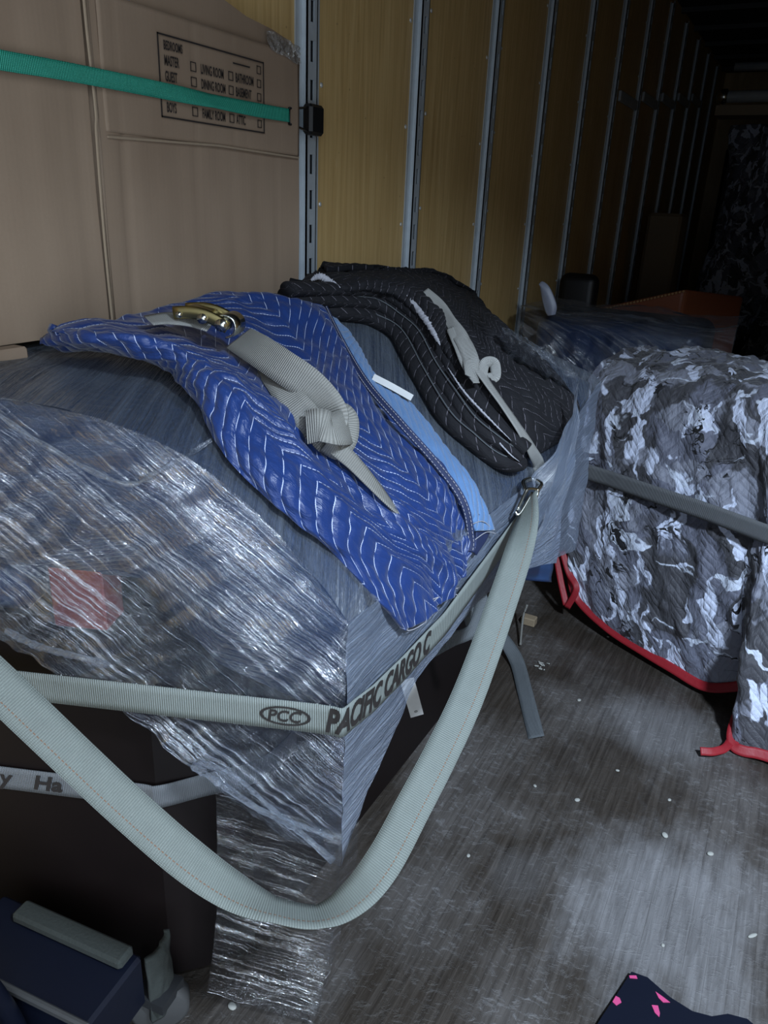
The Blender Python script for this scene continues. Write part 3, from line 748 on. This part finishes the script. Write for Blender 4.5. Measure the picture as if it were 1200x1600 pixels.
kb = empty('black_moving_blanket', (.35, 1.8, 1.0), 'black quilted moving blanket folded thick beside the blue one', 'blanket')
g = [
 [(452, 452, .03), (455, 446, .07), (480, 432, .07), (500, 421, .06), (510, 421, .02)],
 [(520, 460, .05), (535, 450, .09), (560, 436, .09), (590, 424, .07), (600, 424, .01)],
 [(596, 462, .06), (612, 455, .10), (642, 440, .10), (675, 430, .07), (684, 432, .0)],
 [(645, 498, .07), (662, 490, .10), (694, 470, .10), (728, 455, .07), (735, 460, .0)],
 [(692, 558, .07), (706, 548, .10), (735, 525, .10), (770, 500, .07), (778, 505, .0)],
 [(742, 618, .07), (755, 607, .10), (784, 584, .10), (822, 550, .06), (828, 556, .0)],
 [(786, 668, .06), (800, 655, .09), (828, 630, .09), (866, 592, .05), (870, 597, .0)],
 [(822, 704, .035), (836, 696, .05), (858, 668, .06), (895, 628, .03), (896, 632, .0)],
 [(826, 716, .01), (842, 704, .012), (880, 684, .012), (893, 655, .01), (897, 645, .0)]]
def zt_b(X, Y): return ztop(X, min(Y, 1.9)) if Y < 1.97 else ztop(X, 1.9)-6*(Y-1.97)
ctrl = [[H(p[0], p[1], p[2], zt_b) for p in r] for r in g]
patch(ctrl, 130, 200, None, None, blanket_disp(.036, .20, .9, .003, .010, 8), .012).build('quilted_cloth', M['black'], kb, True)
LL = [([(448, 472), (520, 486), (583, 497), (628, 525), (662, 585), (698, 645), (742, 688), (786, 722), (806, 720)], .022, .024),
      ([(444, 462), (520, 470), (592, 478), (645, 515), (682, 575), (722, 635), (764, 680), (812, 714)], .050, .020),
      ([(450, 452), (530, 453), (602, 460), (657, 498), (700, 560), (744, 620), (784, 668), (822, 704)], .075, .019)]
for q, (pts, h, r) in enumerate(LL):
    c = curve([H(p[0], p[1], h, zt_b) for p in pts], 160)
    c = [p+Vector((0, 0, .004*noise.noise(Vector((i*.06, q, 2))))) for i, p in enumerate(c)]
    MB().tube(c, [r*(1+.12*noise.noise(Vector((i*.05, q*3, 0)))) for i in range(160)], 20, True, (1.25, .85)).build('folded_layer', M['black'], kb, True)
    if q < 2:
        mb = MB(); n0, n1 = (0, 159)
        l = Ribbon([p+(CAM-p).normalized()*r*.98+Vector((0, 0, .012)) for p in c[4:-3:6]], .0022, None, n=160, thick=.001)
        l.mesh(mb); mb.build('stitched_edge', M['strap_dark'], kb, True)
def fray(pts, h, w0, name='frayed_lining', seed=0, parent=kb):
    c = curve([H(p[0], p[1], h, zt_b) for p in pts], 70); vs = []; fs = []
    for i, p in enumerate(c):
        t = (c[min(i+1, 69)]-c[max(i-1, 0)]).normalized(); s_ = t.cross((CAM-p).normalized()).normalized()
        k = math.sin(math.pi*min(1, (i+3)/72))**.6
        ja, jb = (noise.noise(Vector((i*.7, seed, k_))) for k_ in (0, 4))
        pu = (CAM-p).normalized()*.004
        vs += [p+s_*w0*k*(.5+.5*ja)+pu, p-s_*w0*k*(.5+.5*jb)+pu, p-s_*w0*k*(.5+.5*jb)-pu, p+s_*w0*k*(.5+.5*ja)-pu]
    for i in range(69):
        for q in range(4): fs.append([4*i+q, 4*i+(q+1) % 4, 4*i+4+(q+1) % 4, 4*i+4+q])
    MB().add(vs, fs).build(name, M['lining'], parent, True)
fray([(595, 447), (620, 457), (645, 475), (665, 500), (680, 525), (688, 540)], .098, .013, seed=1)
fray([(486, 438), (500, 432), (515, 440), (532, 450)], .090, .014, seed=2)
fray([(700, 575), (725, 612), (760, 650), (800, 690)], .085, .004, seed=3)
fray([(735, 640), (765, 675), (795, 708), (812, 722)], .062, .003, seed=4)

# strap over the black blanket
bs = empty('white_tie_strap', (.4, 1.8, 1.1), 'tangled off-white strap lying over the black blanket', 'strap')
zb_ = .120
Ribbon([H(660, 457, zb_, zt_b), H(685, 480, zb_, zt_b), H(702, 505, zb_, zt_b), H(722, 530, zb_+.01, zt_b), H(735, 560, zb_+.01, zt_b), H(738, 590, zb_, zt_b)], .034, None, twist=[20, 0, -10, 30, 10, 40], n=70).mesh().build('webbing', M['strap_white'], bs, True)
Ribbon([H(703, 512, zb_, zt_b), H(716, 545, zb_, zt_b), H(728, 572, zb_, zt_b), H(745, 598, zb_, zt_b)], .016, None, twist=[0, 40, 10, 50], n=50).mesh().build('webbing', M['strap_white'], bs, True)
Ribbon([H(738, 560, zb_+.012, zt_b), H(760, 595, zb_+.005, zt_b), H(785, 630, .118, zt_b), H(812, 670, .105, zt_b), H(832, 705, .065, zt_b), H(842, 728, .03, zt_b), H(838, 748, .008, zt_b)], .026, None, twist=[30, 60, 65, 60, 40, 10, 20], n=90).mesh().build('webbing', M['strap_white'], bs, True)
Ribbon([H(752, 590, zb_, zt_b), H(758, 568, zb_+.02, zt_b), H(772, 568, zb_+.02, zt_b), H(774, 588, zb_, zt_b), H(762, 592, zb_-.01, zt_b)], .022, None, n=50).mesh().build('webbing_loop', M['strap_white'], bs, True)

# ratchet strap on the blue blanket
rs = empty('ratchet_strap', (.4, 1.0, 1.15), 'grey ratchet strap with zinc buckle lying knotted on the blue blanket', 'strap')
hb = .075
a0 = H(238, 498, hb); a1 = H(290, 500, hb); a2 = H(360, 517, hb)
Ribbon([H(232, 500, hb), H(262, 497, hb+.004), H(300, 500, hb+.004), H(330, 508, hb+.004)], .042, None, twist=[70, 66, 62, 60], n=40).mesh().build('webbing', M['strap_white'], rs, True)
bp0 = H(288, 506, hb-.005); bp1 = H(352, 524, hb-.005); ax = (bp1-bp0).normalized(); upv = Vector((0, 0, 1)); sdv = ax.cross(upv).normalized(); upv = sdv.cross(ax).normalized()
def RM(a, s_, u): return bp0+ax*a+sdv*s_+upv*u
Lr = (bp1-bp0).length
mb = MB()
for s_ in (-.026, .026):
    for q in range(1):
        pts = [RM(-.01+(Lr+.02)*t, s_+q*.004*(1 if s_ > 0 else -1), .018+.010*math.sin(math.pi*t)+q*.01) for t in np.linspace(0, 1, 10)]
        mb.tube(pts, .0075 if q == 0 else .006, 8, True, (.30, 1.3))
mb.build('side_plate', M['brass'], rs, True)
mb = MB()
for a, u, r in ((0, .018, .005), (Lr*.55, .022, .008), (Lr, .02, .010)):
    mb.tube([RM(a, -.031, u), RM(a, .031, u)], r, 14)
mb.build('spool', M['chrome'], rs, True)
mb = MB()
vs = []; fs = []
for i in range(16):
    an = math.pi*1.35*i/15-.5
    for s_ in (-.024, .024): vs.append(RM(Lr+.004+.019*math.cos(an-.8), s_, .018+.019*math.sin(an-.8)))
fs = [[2*i, 2*i+1, 2*i+3, 2*i+2] for i in range(15)]
o = mb.add(vs, fs).build('handle', M['chrome'], rs, True)
sol = o.modifiers.new('thickness', 'SOLIDIFY'); sol.thickness = .003
mb = MB(); mb.box((0, 0, 0), (1, 1, 1), Matrix(((ax.x*Lr*.5, sdv.x*.036, upv.x*.006, RM(Lr*.1, -.018, .026).x), (ax.y*Lr*.5, sdv.y*.036, upv.y*.006, RM(Lr*.1, -.018, .026).y), (ax.z*Lr*.5, sdv.z*.036, upv.z*.006, RM(Lr*.1, -.018, .026).z), (0, 0, 0, 1)))); mb.build('pawl_plate', M['brass'], rs)
T1 = [H(372, 528, .065), H(400, 545, .07), H(440, 572, .075), H(480, 600, .08), H(510, 632, .075), H(520, 655, .06), H(505, 668, .045)]
Ribbon(T1, .052, None, twist=[25, 10, 0, -5, -15, -30, -40], n=120).mesh().build('webbing', M['strap_tan'], rs, True)
T2 = [H(395, 545, .04), H(432, 590, .045), H(460, 630, .045), H(490, 665, .04), H(515, 690, .04)]
Ribbon(T2, .045, None, twist=[40, 20, 0, 0, 10], n=90).mesh().build('webbing', M['strap_tan'], rs, True)
T3 = [H(482, 672, .05), H(500, 662, .085), H(525, 648, .105), H(545, 650, .09), H(552, 672, .07), H(540, 695, .055), H(520, 702, .04)]
Ribbon([H(478, 668, .045), H(500, 664, .07), H(522, 670, .08), H(542, 668, .075), H(550, 655, .05)], .052, [Vector((.5, -.4, -.75))]*2, n=70).mesh().build('webbing_knot', M['strap_tan'], rs, True)
Ribbon([H(508, 645, .06), H(532, 640, .075), H(546, 655, .075), H(545, 685, .06), H(530, 705, .045), H(505, 700, .035)], .030, None, twist=[50, 40, 20, 20, 30, 60], n=80).mesh().build('webbing_knot', M['strap_tan'], rs, True)
T4 = [H(525, 698, .045), H(552, 722, .048), H(580, 752, .048), H(605, 780, .044), H(622, 798, .036)]
Ribbon(T4, .028, None, twist=[10, 35, 50, 65, 78], n=70).mesh().build('webbing', M['strap_tan'], rs, True)

# loose sheets of film at the far end of the bundle
fe = empty('film_sheet', (.78, 1.9, .9), 'loose clear film sheet standing up past the black blanket', 'stretch film')
top = [(785, 510), (820, 528), (860, 556), (904, 586)]
ctrl = [[atX(p[0], p[1], .62+.05*i) for i, p in enumerate(top)],
        [atX(p[0]-2, p[1]+12, .62+.05*i) for i, p in enumerate(top)],
        [atX(p[0]-6, p[1]+48, .60+.05*i) for i, p in enumerate(top)]]
patch(ctrl, 60, 30, .6, .12, lambda u, v, a, b: .012*noise.noise(Vector((u*22, v*50, 2))), 0).build('upper_fold', M['film_clear'], fe, True)
ctrl = [[atX(906, 588, .80), atX(893, 655, .80), atX(866, 700, .80), atX(836, 748, .79)],
        [atX(902, 670, .81), atX(885, 712, .81), atX(862, 750, .80), atX(838, 795, .79)],
        [atX(890, 760, .82), atX(872, 790, .82), atX(850, 820, .81), atX(825, 850, .79)],
        [atX(868, 880, .82), atX(850, 882, .82), atX(815, 890, .80), atX(765, 905, .785)]]
patch(ctrl, 40, 60, .3, .5, lambda u, v, a, b: .014*noise.noise(Vector((u*12, v*9, 6))), 0).build('hanging_fold', M['film_side'], fe, True)
tag(patch([[atX(825, 868, .76), atX(866, 862, .78)], [atX(795, 905, .75), atX(862, 910, .78)]], 12, 12, .1, .1, lambda u, v, a, b: .004*noise.noise(Vector((u*30, v*30, 1))), .008).build('blue_cloth_corner', M['blueplastic'], None, True),
    'dark blue cloth corner hanging out below the film sheet at the bundle end', 'cloth')

# ------------------------------------------------------------------ things on the floor
def floor_ribbon(name, pts, width, mat, label, twist=None, parent=None):
    o = Ribbon(pts, width, None, twist=twist, n=90).mesh().build(name, mat, parent, True)
    return tag(o, label, 'strap')
floor_ribbon('loose_strap', [atZ(770, 975, .12), atZ(790, 1002, .05), atZ(808, 1035, .02), atZ(820, 1080, .012), atZ(838, 1152, .008)], .046, M['strap_dark'], 'dull grey strap tail lying on the floor to the right of the slack loop', [60, 30, 0, 0, 0])
floor_ribbon('loose_strap', [atX(742, 905, .70), atX(752, 945, .72), atX(738, 985, .72), atX(705, 1000, .70), atX(672, 1018, .66)], .03, M['strap_dark'], 'dull strap loop drooping beneath the wrapped bundle', [20, 10, 30, 10, 0])
floor_ribbon('loose_strap', [atX(728, 925, .66), atX(735, 965, .68), atX(748, 1000, .70), atX(765, 1020, .72)], .03, M['strap_dark'], 'short dull strap end behind the drooping strap loop', [20, 10, 0, 0])
p = [atX(x, y, .66) for x, y in ((640, 1078), (662, 1112))]
tg = empty('paper_tag', p[0], 'white paper tag hanging under the side of the wrapped bundle', 'tag')
rbt = Ribbon([atX(636, 1062, .665), atX(644, 1090, .665), atX(652, 1119, .665)], .028, None, n=20, thick=.0008); rbt.mesh().build('tag_strip', M['white'], tg)
mb = MB(); cc = [rbt.at(rbt.L[-1]*.86+.003*math.sin(a), .003*math.cos(a), .001) for a in np.linspace(0, 2*math.pi, 9)]; mb.tube(cc, .0005, 4); mb.build('tag_mark', M['ink'], tg)
tag(MB().tube(curve([atZ(824, 945, .10), atZ(818, 962, .06), atZ(815, 985, .03), atZ(813, 1008, .01)], 20), .004, 6).build('rope_end', M['strap_tan'], None, True), 'thin pale cord lying on the floor under the bundle end', 'cord')
tag(MB().box((-.025, -.018, 0), (.025, .018, .03), Matrix.Translation(atZ(826, 975, .001)), .003).build('wood_chip', M['tan']), 'small tan wood block on the floor beside the thin cord', 'wood block')
cb_ = MB()
for i in range(10):
    c0 = atZ(848+random.uniform(-7, 7), 1042+random.uniform(-6, 6), .004)
    cb_.tube([c0, c0+Vector((random.uniform(-.012, .012), random.uniform(-.012, .012), .004))], .0022, 5)
tag(cb_.build('crumbs', M['chip']), 'cluster of white crumbs on the floor beside the loose strap tail', 'debris', kind='stuff')
def chip(px, py, r, e, label):
    r *= .72
    c0 = atZ(px, py, r*.45); vs = []; fs = []; n1, n2 = 10, 6
    an0 = random.uniform(0, 3)
    for i in range(n2+1):
        th = math.pi*i/n2
        for k in range(n1):
            a = 2*math.pi*k/n1; q = 1+.25*noise.noise(Vector((k, i, px)))
            x = r*math.sin(th)*math.cos(a)*e*q; y = r*math.sin(th)*math.sin(a)*q
            vs.append(c0+Vector((x*math.cos(an0)-y*math.sin(an0), x*math.sin(an0)+y*math.cos(an0), r*.45*math.cos(th))))
    for i in range(n2):
        for k in range(n1): fs.append([i*n1+k, i*n1+(k+1) % n1, (i+1)*n1+(k+1) % n1, (i+1)*n1+k])
    tag(MB().add(vs, fs).build('debris_chip', M['chip'], None, True), label, 'debris', 'pale chips scattered on the floor')
for px, py, r, lab in ((905, 1094, .008, 'white chip on the floor between the strap tail and camouflage hem'), (902, 1250, .0085, 'bright white chip near the middle of the open floor'),
        (836, 1228, .006, 'small beige chip left of the bright middle chip'), (1039, 1305, .010, 'largest white chip, on the worn boards with a painted light pool'),
        (1110, 1334, .009, 'white chip right of the largest one on the worn boards'), (732, 1337, .006, 'faint chip right of the slack strap lower loop'),
        (1036, 1477, .005, 'tiny white chip above the navy cloth corner'), (950, 995, .006, 'pale chip close under the red camouflage hem'),
        (617, 1363, .007, 'dim chip just right of the slack strap bend'), (1176, 1462, .006, 'white sliver at the right edge of the floor'),
        (363, 1572, .010, 'beige chip seen beneath the wrapped corner film'), (965, 1204, .006, 'faint chip below the fold of the red hem'), (1046, 1250, .006, 'dull chip on worn boards above the largest one')):
    chip(px, py, r, 1.3 if px != 1176 else 3.0, lab)

# navy cloth with pink marks, front right
nc = empty('navy_cloth', atZ(1040, 1580, 0), 'navy cloth corner with pink marks lying on the floor at the bottom', 'cloth')
nc.location.z = 0
ring = [(985, 1526), (1010, 1535), (1045, 1566), (1080, 1588), (1110, 1596), (1135, 1592), (1165, 1600), (1260, 1680), (1000, 1760), (900, 1660), (938, 1598), (962, 1562)]
def flat_poly(pts, z0, z1):
    P0 = [atZ(a, b, 0) for a, b in pts]; return MB().prism([(p.x, p.y) for p in P0], z0, z1)
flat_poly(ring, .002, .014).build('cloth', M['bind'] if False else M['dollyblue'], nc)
M['pink'] = simple('pink_print', (.55, .06, .20), .7)
for poly in ([(962, 1557), (968, 1560), (971, 1567), (963, 1572), (957, 1566)], [(1018, 1571), (1028, 1572), (1031, 1584), (1030, 1590), (1023, 1583)], [(1024, 1550), (1034, 1557), (1047, 1567), (1036, 1567), (1029, 1560)], [(983, 1525), (994, 1525), (996, 1530), (984, 1529)]):
    P0 = [atZ(a, b, .014) for a, b in poly]; MB().prism([(p.x, p.y) for p in P0], .0145, .0155).build('pink_mark', M['pink'], nc)

# dolly, lower left
dl = empty('furniture_dolly', (.3, .62, 0), 'dark blue dolly with a grey-green carpeted edge beside the cabinet foot', 'dolly')
dq0 = atZ(222, 1478, .236); dq1 = atZ(50, 1402, .236)
Md = Matrix.Translation((dq0.x, dq0.y, 0)) @ Matrix.Rotation(math.atan2(dq0.y-dq1.y, dq0.x-dq1.x), 4, 'Z')
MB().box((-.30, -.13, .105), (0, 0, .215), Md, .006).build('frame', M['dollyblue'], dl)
MB().box((-.24, -.040, .216), (-.012, -.004, .236), Md, .005).build('carpet_strip', M['pad'], dl)
MB().box((-.30, -.134, .205), (0.002, -.124, .219), Md, .003).build('rim', M['rubber'], dl)
cst = MB(); c0 = Md @ Vector((-.005, .035, .055))
axd = Vector((math.cos(math.radians(-50)), math.sin(math.radians(-50)), 0))
for a, b in ((-.018, .018),): cst.tube([c0+axd*a, c0+axd*(a+.004), c0+axd*(b-.004), c0+axd*b], [.044, .051, .051, .044], 28)
cst.build('caster_wheel', M['rubber'], dl, True)
MB().tube([c0-axd*.024, c0+axd*.024], .010, 12).build('caster_axle', M['galv'], dl, True)
MB().box((-.03, .0, .085), (.03, .06, .105), Md).build('caster_plate', M['galv_dark'], dl)
ctrl = [[Md @ Vector((.006+.012*math.sin(j), .0+.02*j, .20-.05*i+.004*j)) for j in range(4)] for i in range(4)]
patch(ctrl, 20, 30, .1, .15, lambda u, v, a, b: .006*noise.noise(Vector((u*40, v*30, 2))), .01).build('corner_pad', M['pad'], dl, True)
# navy blanket heap, bottom left corner
def heap(name, cx, cy, rx, ry, h, z0, mat, label, cat, seed, rot=0, k=.35, p=.75):
    vs = []; fs = []; uv = []; n1, n2 = 72, 40
    for i in range(n2+1):
        t = i/n2; 
        for q in range(n1):
            a = 2*math.pi*q/n1; r = t**p
            x = rx*r*math.cos(a); y = ry*r*math.sin(a)
            z = h*(1-t**2.6)
            f = 1+k*noise.noise(Vector((math.cos(a)*1.6+seed, math.sin(a)*1.6, t*1.5)))
            x *= f; y *= f; z = z*(1+.3*noise.noise(Vector((x*4+seed, y*4, 0))))+.02*noise.noise(Vector((x*14, y*14, seed)))*(1-t**6)
            X = cx+x*math.cos(rot)-y*math.sin(rot); Y = cy+x*math.sin(rot)+y*math.cos(rot)
            vs.append((X, Y, max(z0+z, z0+.002))); uv.append((X*1.0+z*.6, Y+z*.8))
    for i in range(n2):
        for q in range(n1): fs.append([i*n1+q, i*n1+(q+1) % n1, (i+1)*n1+(q+1) % n1, (i+1)*n1+q])
    fs.append([n2*n1+q for q in range(n1)][::-1])
    return tag(MB().add(vs, fs, uv).build(name, mat, None, True), label, cat)
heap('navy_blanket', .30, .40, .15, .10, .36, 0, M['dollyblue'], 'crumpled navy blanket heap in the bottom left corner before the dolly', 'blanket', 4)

# ------------------------------------------------------------------ camouflage blanket bundle on the right
cbk = empty('camouflage_blanket', (1.2, 2.6, 0), 'grey camouflage moving blanket with red bound hem over a big bundle', 'blanket')
A0 = Vector((.555, 2.68)); DL = Vector((.894, -.447)); NI = Vector((.447, .894))     # face direction, inward normal
def face_hit(px, py, lean=.12):
    # plane through the shoulder line at z=.80, leaning out by 'lean' per metre of drop
    d = rdir(px, py); n3 = Vector((-NI.x, -NI.y, 0)); nl = Vector((NI.x, NI.y, lean*0))
    # signed distance  g(p) = (p.xy-A0).NI + lean*(.80-p.z)
    def g(p): return (Vector((p.x, p.y))-A0).dot(NI)+lean*(.80-p.z)
    g0 = g(CAM); g1 = g(CAM+d); k = -g0/(g1-g0); p = CAM+d*k
    if p.z < .012: p = atZ(px, py, .012)
    return p
hems = [(892, 905), (905, 942), (950, 985), (1000, 1018), (1050, 1048), (1100, 1076), (1150, 1076), (1172, 1066), (1143, 1162), (1200, 1186), (1290, 1225), (1380, 1250), (1480, 1270)]
cols = []
# left side columns, wrapping back
def col(hem, s, back=0, H_=.80):
    base = A0+DL*s
    out = [hem]
    sh = Vector((base.x+NI.x*.02, base.y+NI.y*.02, H_))
    for t in (.2, .4, .6, .8): 
        q = hem.lerp(sh, t); bulge = .035*math.sin(math.pi*t); out.append(q+Vector((-NI.x*bulge, -NI.y*bulge, 0)))
    out.append(sh)
    for d_, z_ in ((.10, .065), (.22, .09), (.38, .10), (.56, .08)): out.append(Vector((base.x+NI.x*d_*.6, base.y+d_, H_+z_)))
    return out
def col_side(y, zh, x=.60):
    out = [Vector((x-.03, y, zh))]
    for t in (.25, .5, .75, 1): out.append(Vector((x+.02*math.sin(t*3), y, zh+(.80-zh)*t)))
    out.append(Vector((x+.03, y, .83)))
    for d_, z_ in ((.08, .865), (.16, .88), (.26, .89), (.36, .88)): out.append(Vector((x+d_, y+.05, z_)))
    return out
cols.append(col_side(3.20, .36)); cols.append(col_side(2.95, .34)); cols.append(col_side(2.76, .25, .585))
for i, hp in enumerate(hems):
    hpt = face_hit(*hp); s = (Vector((hpt.x, hpt.y))-A0).dot(DL)
    if i == 0: hpt.z = max(hpt.z, .06)
    ss = [0, .04, .16, .28, .40, .50, .60, .66, .74, .84, 1.0, 1.2, 1.4][i]
    cols.append(col(hpt, ss, 0, interp(ss, [0, .3, .7, 1.4], [.80, .84, .86, .88])))
ctrl = [[cols[j][i] for j in range(len(cols))] for i in range(10)]
def cdisp(u, v, a, b):
    e = min(1, b*12)
    return e*(.030*noise.noise(Vector((u*4+v*1.5, v*2.2, 3)))+.018*noise.noise(Vector((u*11, v*6+u*3, 7)))+.016*(.5-abs(noise.noise(Vector((u*5+v*3, v*4-u*2, 9)))))+.010*noise.noise(Vector((u*26, v*20, 1)))+.0035*noise.noise(Vector((u*60, v*50, 4))))
cm = patch(ctrl, 300, 240, None, None, cdisp, .012)
cm.build('quilted_cloth', M['camo'], cbk, True)
hemline = [Vector(p) for p in cm.G[0]]
rbh = Ribbon([h+(CAM-h).normalized()*.010+Vector((0, 0, .008)) for h in hemline[::6]], .030, None, n=220, thick=.004)
rbh.mesh().build('red_binding', M['red'], cbk, True)
for pts in ([(880, 800), (876, 850), (882, 900), (892, 945)], [(886, 862), (896, 895), (908, 920), (893, 950)], [(1102, 1171), (1125, 1171), (1145, 1160), (1158, 1120), (1172, 1075)]):
    k = [face_hit(*p)+Vector((-.01, -.03, .01)) for p in pts]
    Ribbon(k, .022, None, n=30, thick=.004).mesh().build('loose_binding', M['red'], cbk, True)
# what it covers
tag(MB().prism([(.66, 2.80), (1.24, 2.50), (2.2, 2.06), (2.4, 2.4), (2.4, 3.3), (.68, 3.3)], 0, .74).build('crate', M['card']), 'crate hidden beneath the grey camouflage blanket', 'crate')
cst_ = empty('grey_tie_strap', (1.0, 2.5, .55), 'smooth grey strap pulled around the camouflage bundle', 'strap')
def sp_(px, py, out): 
    p_ = face_hit(px, py); v_ = (CAM-p_).normalized(); return p_+v_*out
pts = [Vector((.545, 3.15, .55)), Vector((.52, 2.85, .54)), sp_(897, 728, .055), sp_(950, 748, .075), sp_(1020, 772, .085), sp_(1100, 799, .09), sp_(1200, 836, .09), sp_(1320, 880, .08), sp_(1450, 930, .07)]
rb = Ribbon(pts, .055, (0, 0, 1), n=140); rb.N = [n if n.dot(CAM-p) > 0 else -n for n, p in zip(rb.N, rb.P)]
rb.mesh().build('webbing', M['strap_grey'], cst_, True)

# blue block in film behind, leather seat behind it
def rbox(name, lo, hi, b, mat, parent, seg=4):
    o = MB().box(lo, hi).build(name, mat, parent)
    bv = o.modifiers.new('bevel', 'BEVEL'); bv.width = b; bv.segments = seg
    o.data.polygons.foreach_set('use_smooth', [True]*len(o.data.polygons)); return o
bo = empty('wrapped_cushion', (.5, 3.6, 0), 'dark blue upholstered block wrapped in clear film behind the camouflage bundle', 'cushion')
rbox('upholstery', (.17, 3.32, .02), (.86, 3.85, .965), .06, M['blueplastic'], bo)
g = []
for z, o_ in ((.5, 0), (.9, .0), (.975, .015), (.985, .08), (.985, .5)):
    g.append([Vector((x, 3.30+o_, z+.008*math.sin(x*14))) for x in np.linspace(.10, .98, 8)])
patch(g, 110, 60, .9, .9, lambda u, v, a, b: .02*noise.noise(Vector((u*7, v*9, 4)))+.008*noise.noise(Vector((u*20, v*35, 1))), 0).build('film', M['film_clear'], bo, True)
fn = empty('film_flap', atY(850, 480, 3.25), 'milky flap of film standing up by the wall behind the black blanket', 'stretch film')
fp = [(842, 443), (848, 440), (858, 448), (866, 465), (870, 480), (868, 492)]; fq = [(843, 447), (845, 458), (847, 470), (850, 482), (853, 490), (856, 494)]
patch([[atY(a, b, 3.25), atY((a+c)/2, (b+d)/2, 3.24), atY(c, d, 3.25)] for (a, b), (c, d) in zip(fp, fq)], 12, 40, .1, .2, None, .004).build('flap', simple('milky_film', (.30, .33, .42), .4), fn, True)
lt = empty('leather_armchair', (.5, 4.6, 0), 'brown leather armchair with tan stitching behind the wrapped blue block', 'armchair')
pA = atY(893, 491, 4.3); pB = atY(1072, 451, 4.3)
poly = [(pA.x, 4.3), (pB.x, 4.3), (pB.x+.25, 4.75), (pA.x+.02, 4.9)]
vsl = []; 
for (x, y), zt_ in zip(poly, (pA.z, pB.z, pB.z-.05, pA.z)): vsl += [(x, y, .12), (x, y, zt_)]
fsl = [[0, 2, 3, 1], [2, 4, 5, 3], [4, 6, 7, 5], [6, 0, 1, 7], [1, 3, 5, 7], [0, 6, 4, 2]]
o = MB().add(vsl, fsl).build('side_panel', M['leather'], lt); bv = o.modifiers.new('bevel', 'BEVEL'); bv.width = .02; bv.segments = 3
mb = MB(); n_ = 34
for i in range(n_):
    p_ = pA.lerp(pB, (i+.2)/n_)+Vector((0, -.006, -.014)); q_ = pA.lerp(pB, (i+.7)/n_)+Vector((0, -.006, -.010)); mb.tube([p_, q_], .0048, 5)
mb.build('stitching', M['thread'], lt)
for x, y in ((pA.x+.08, 4.38), (pB.x-.05, 4.36), (pB.x+.12, 4.7), (pA.x+.1, 4.8)): MB().box((x-.03, y-.03, 0), (x+.03, y+.03, .13)).build('leg', M['wood_dark'], lt)
tag(rbox('dark_padded_backrest', (.04, 4.06, 0), (.24, 4.16, 1.09), .045, M['blackp'], None), 'black padded backrest against the wall behind the leather armchair', 'backrest')

# far end of the load: everything in deep shade
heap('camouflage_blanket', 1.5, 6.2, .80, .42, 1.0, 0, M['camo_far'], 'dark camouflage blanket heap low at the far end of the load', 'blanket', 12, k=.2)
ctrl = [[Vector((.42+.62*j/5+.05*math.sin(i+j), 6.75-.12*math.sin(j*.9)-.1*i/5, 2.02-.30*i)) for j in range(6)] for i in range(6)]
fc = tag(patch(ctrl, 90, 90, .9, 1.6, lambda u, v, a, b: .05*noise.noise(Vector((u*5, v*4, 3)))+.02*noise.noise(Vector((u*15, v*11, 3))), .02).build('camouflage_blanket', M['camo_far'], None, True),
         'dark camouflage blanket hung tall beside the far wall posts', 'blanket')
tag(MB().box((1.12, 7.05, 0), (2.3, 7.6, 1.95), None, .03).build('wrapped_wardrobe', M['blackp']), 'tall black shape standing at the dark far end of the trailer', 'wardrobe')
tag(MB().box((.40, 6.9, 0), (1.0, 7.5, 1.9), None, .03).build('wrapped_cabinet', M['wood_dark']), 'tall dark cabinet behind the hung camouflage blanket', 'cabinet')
lb = empty('load_bar', (1.4, 6.3, 2.1), 'silver load bar crossing above the far camouflage blankets', 'bar')
p0 = atY(1122, 152, 6.0); p1 = atY(1200, 150, 6.0); dv = (p1-p0)/(p1-p0).length
MB().tube([p0, p0+dv*1.7], .035, 20).build('tube', M['galv'], lb, True)
MB().tube([p0-dv*.015, p0+dv*.03, p0+dv*.05, p0+dv*.06], [.03, .047, .047, .036], 20).build('end_cap', M['chrome'], lb, True)
mb = MB(); 
q0 = atY(1118, 170, 6.05); q1 = atY(1200, 166, 6.05); dq = (q1-q0).normalized()
mb.box((q0.x, 6.05, q0.z-.04), (q0.x+1.7, 6.3, q0.z+.02)); tag(mb.build('timber_board', M['tan']), 'tan timber board just under the silver load bar', 'board')
bm0 = atY(1148, 105, 7.2); tag(MB().tube([bm0, bm0+Vector((1.2, 0, .0))], .03, 16).build('roof_bar', M['galv'], None, True), 'dim metal bar under the roof at the far end', 'bar')
tag(MB().box((.12, 5.75, 0), (.34, 6.05, 1.40), None, .02).build('tan_carton', M['tan']), 'dim tan carton standing on end against the far plywood wall', 'carton')
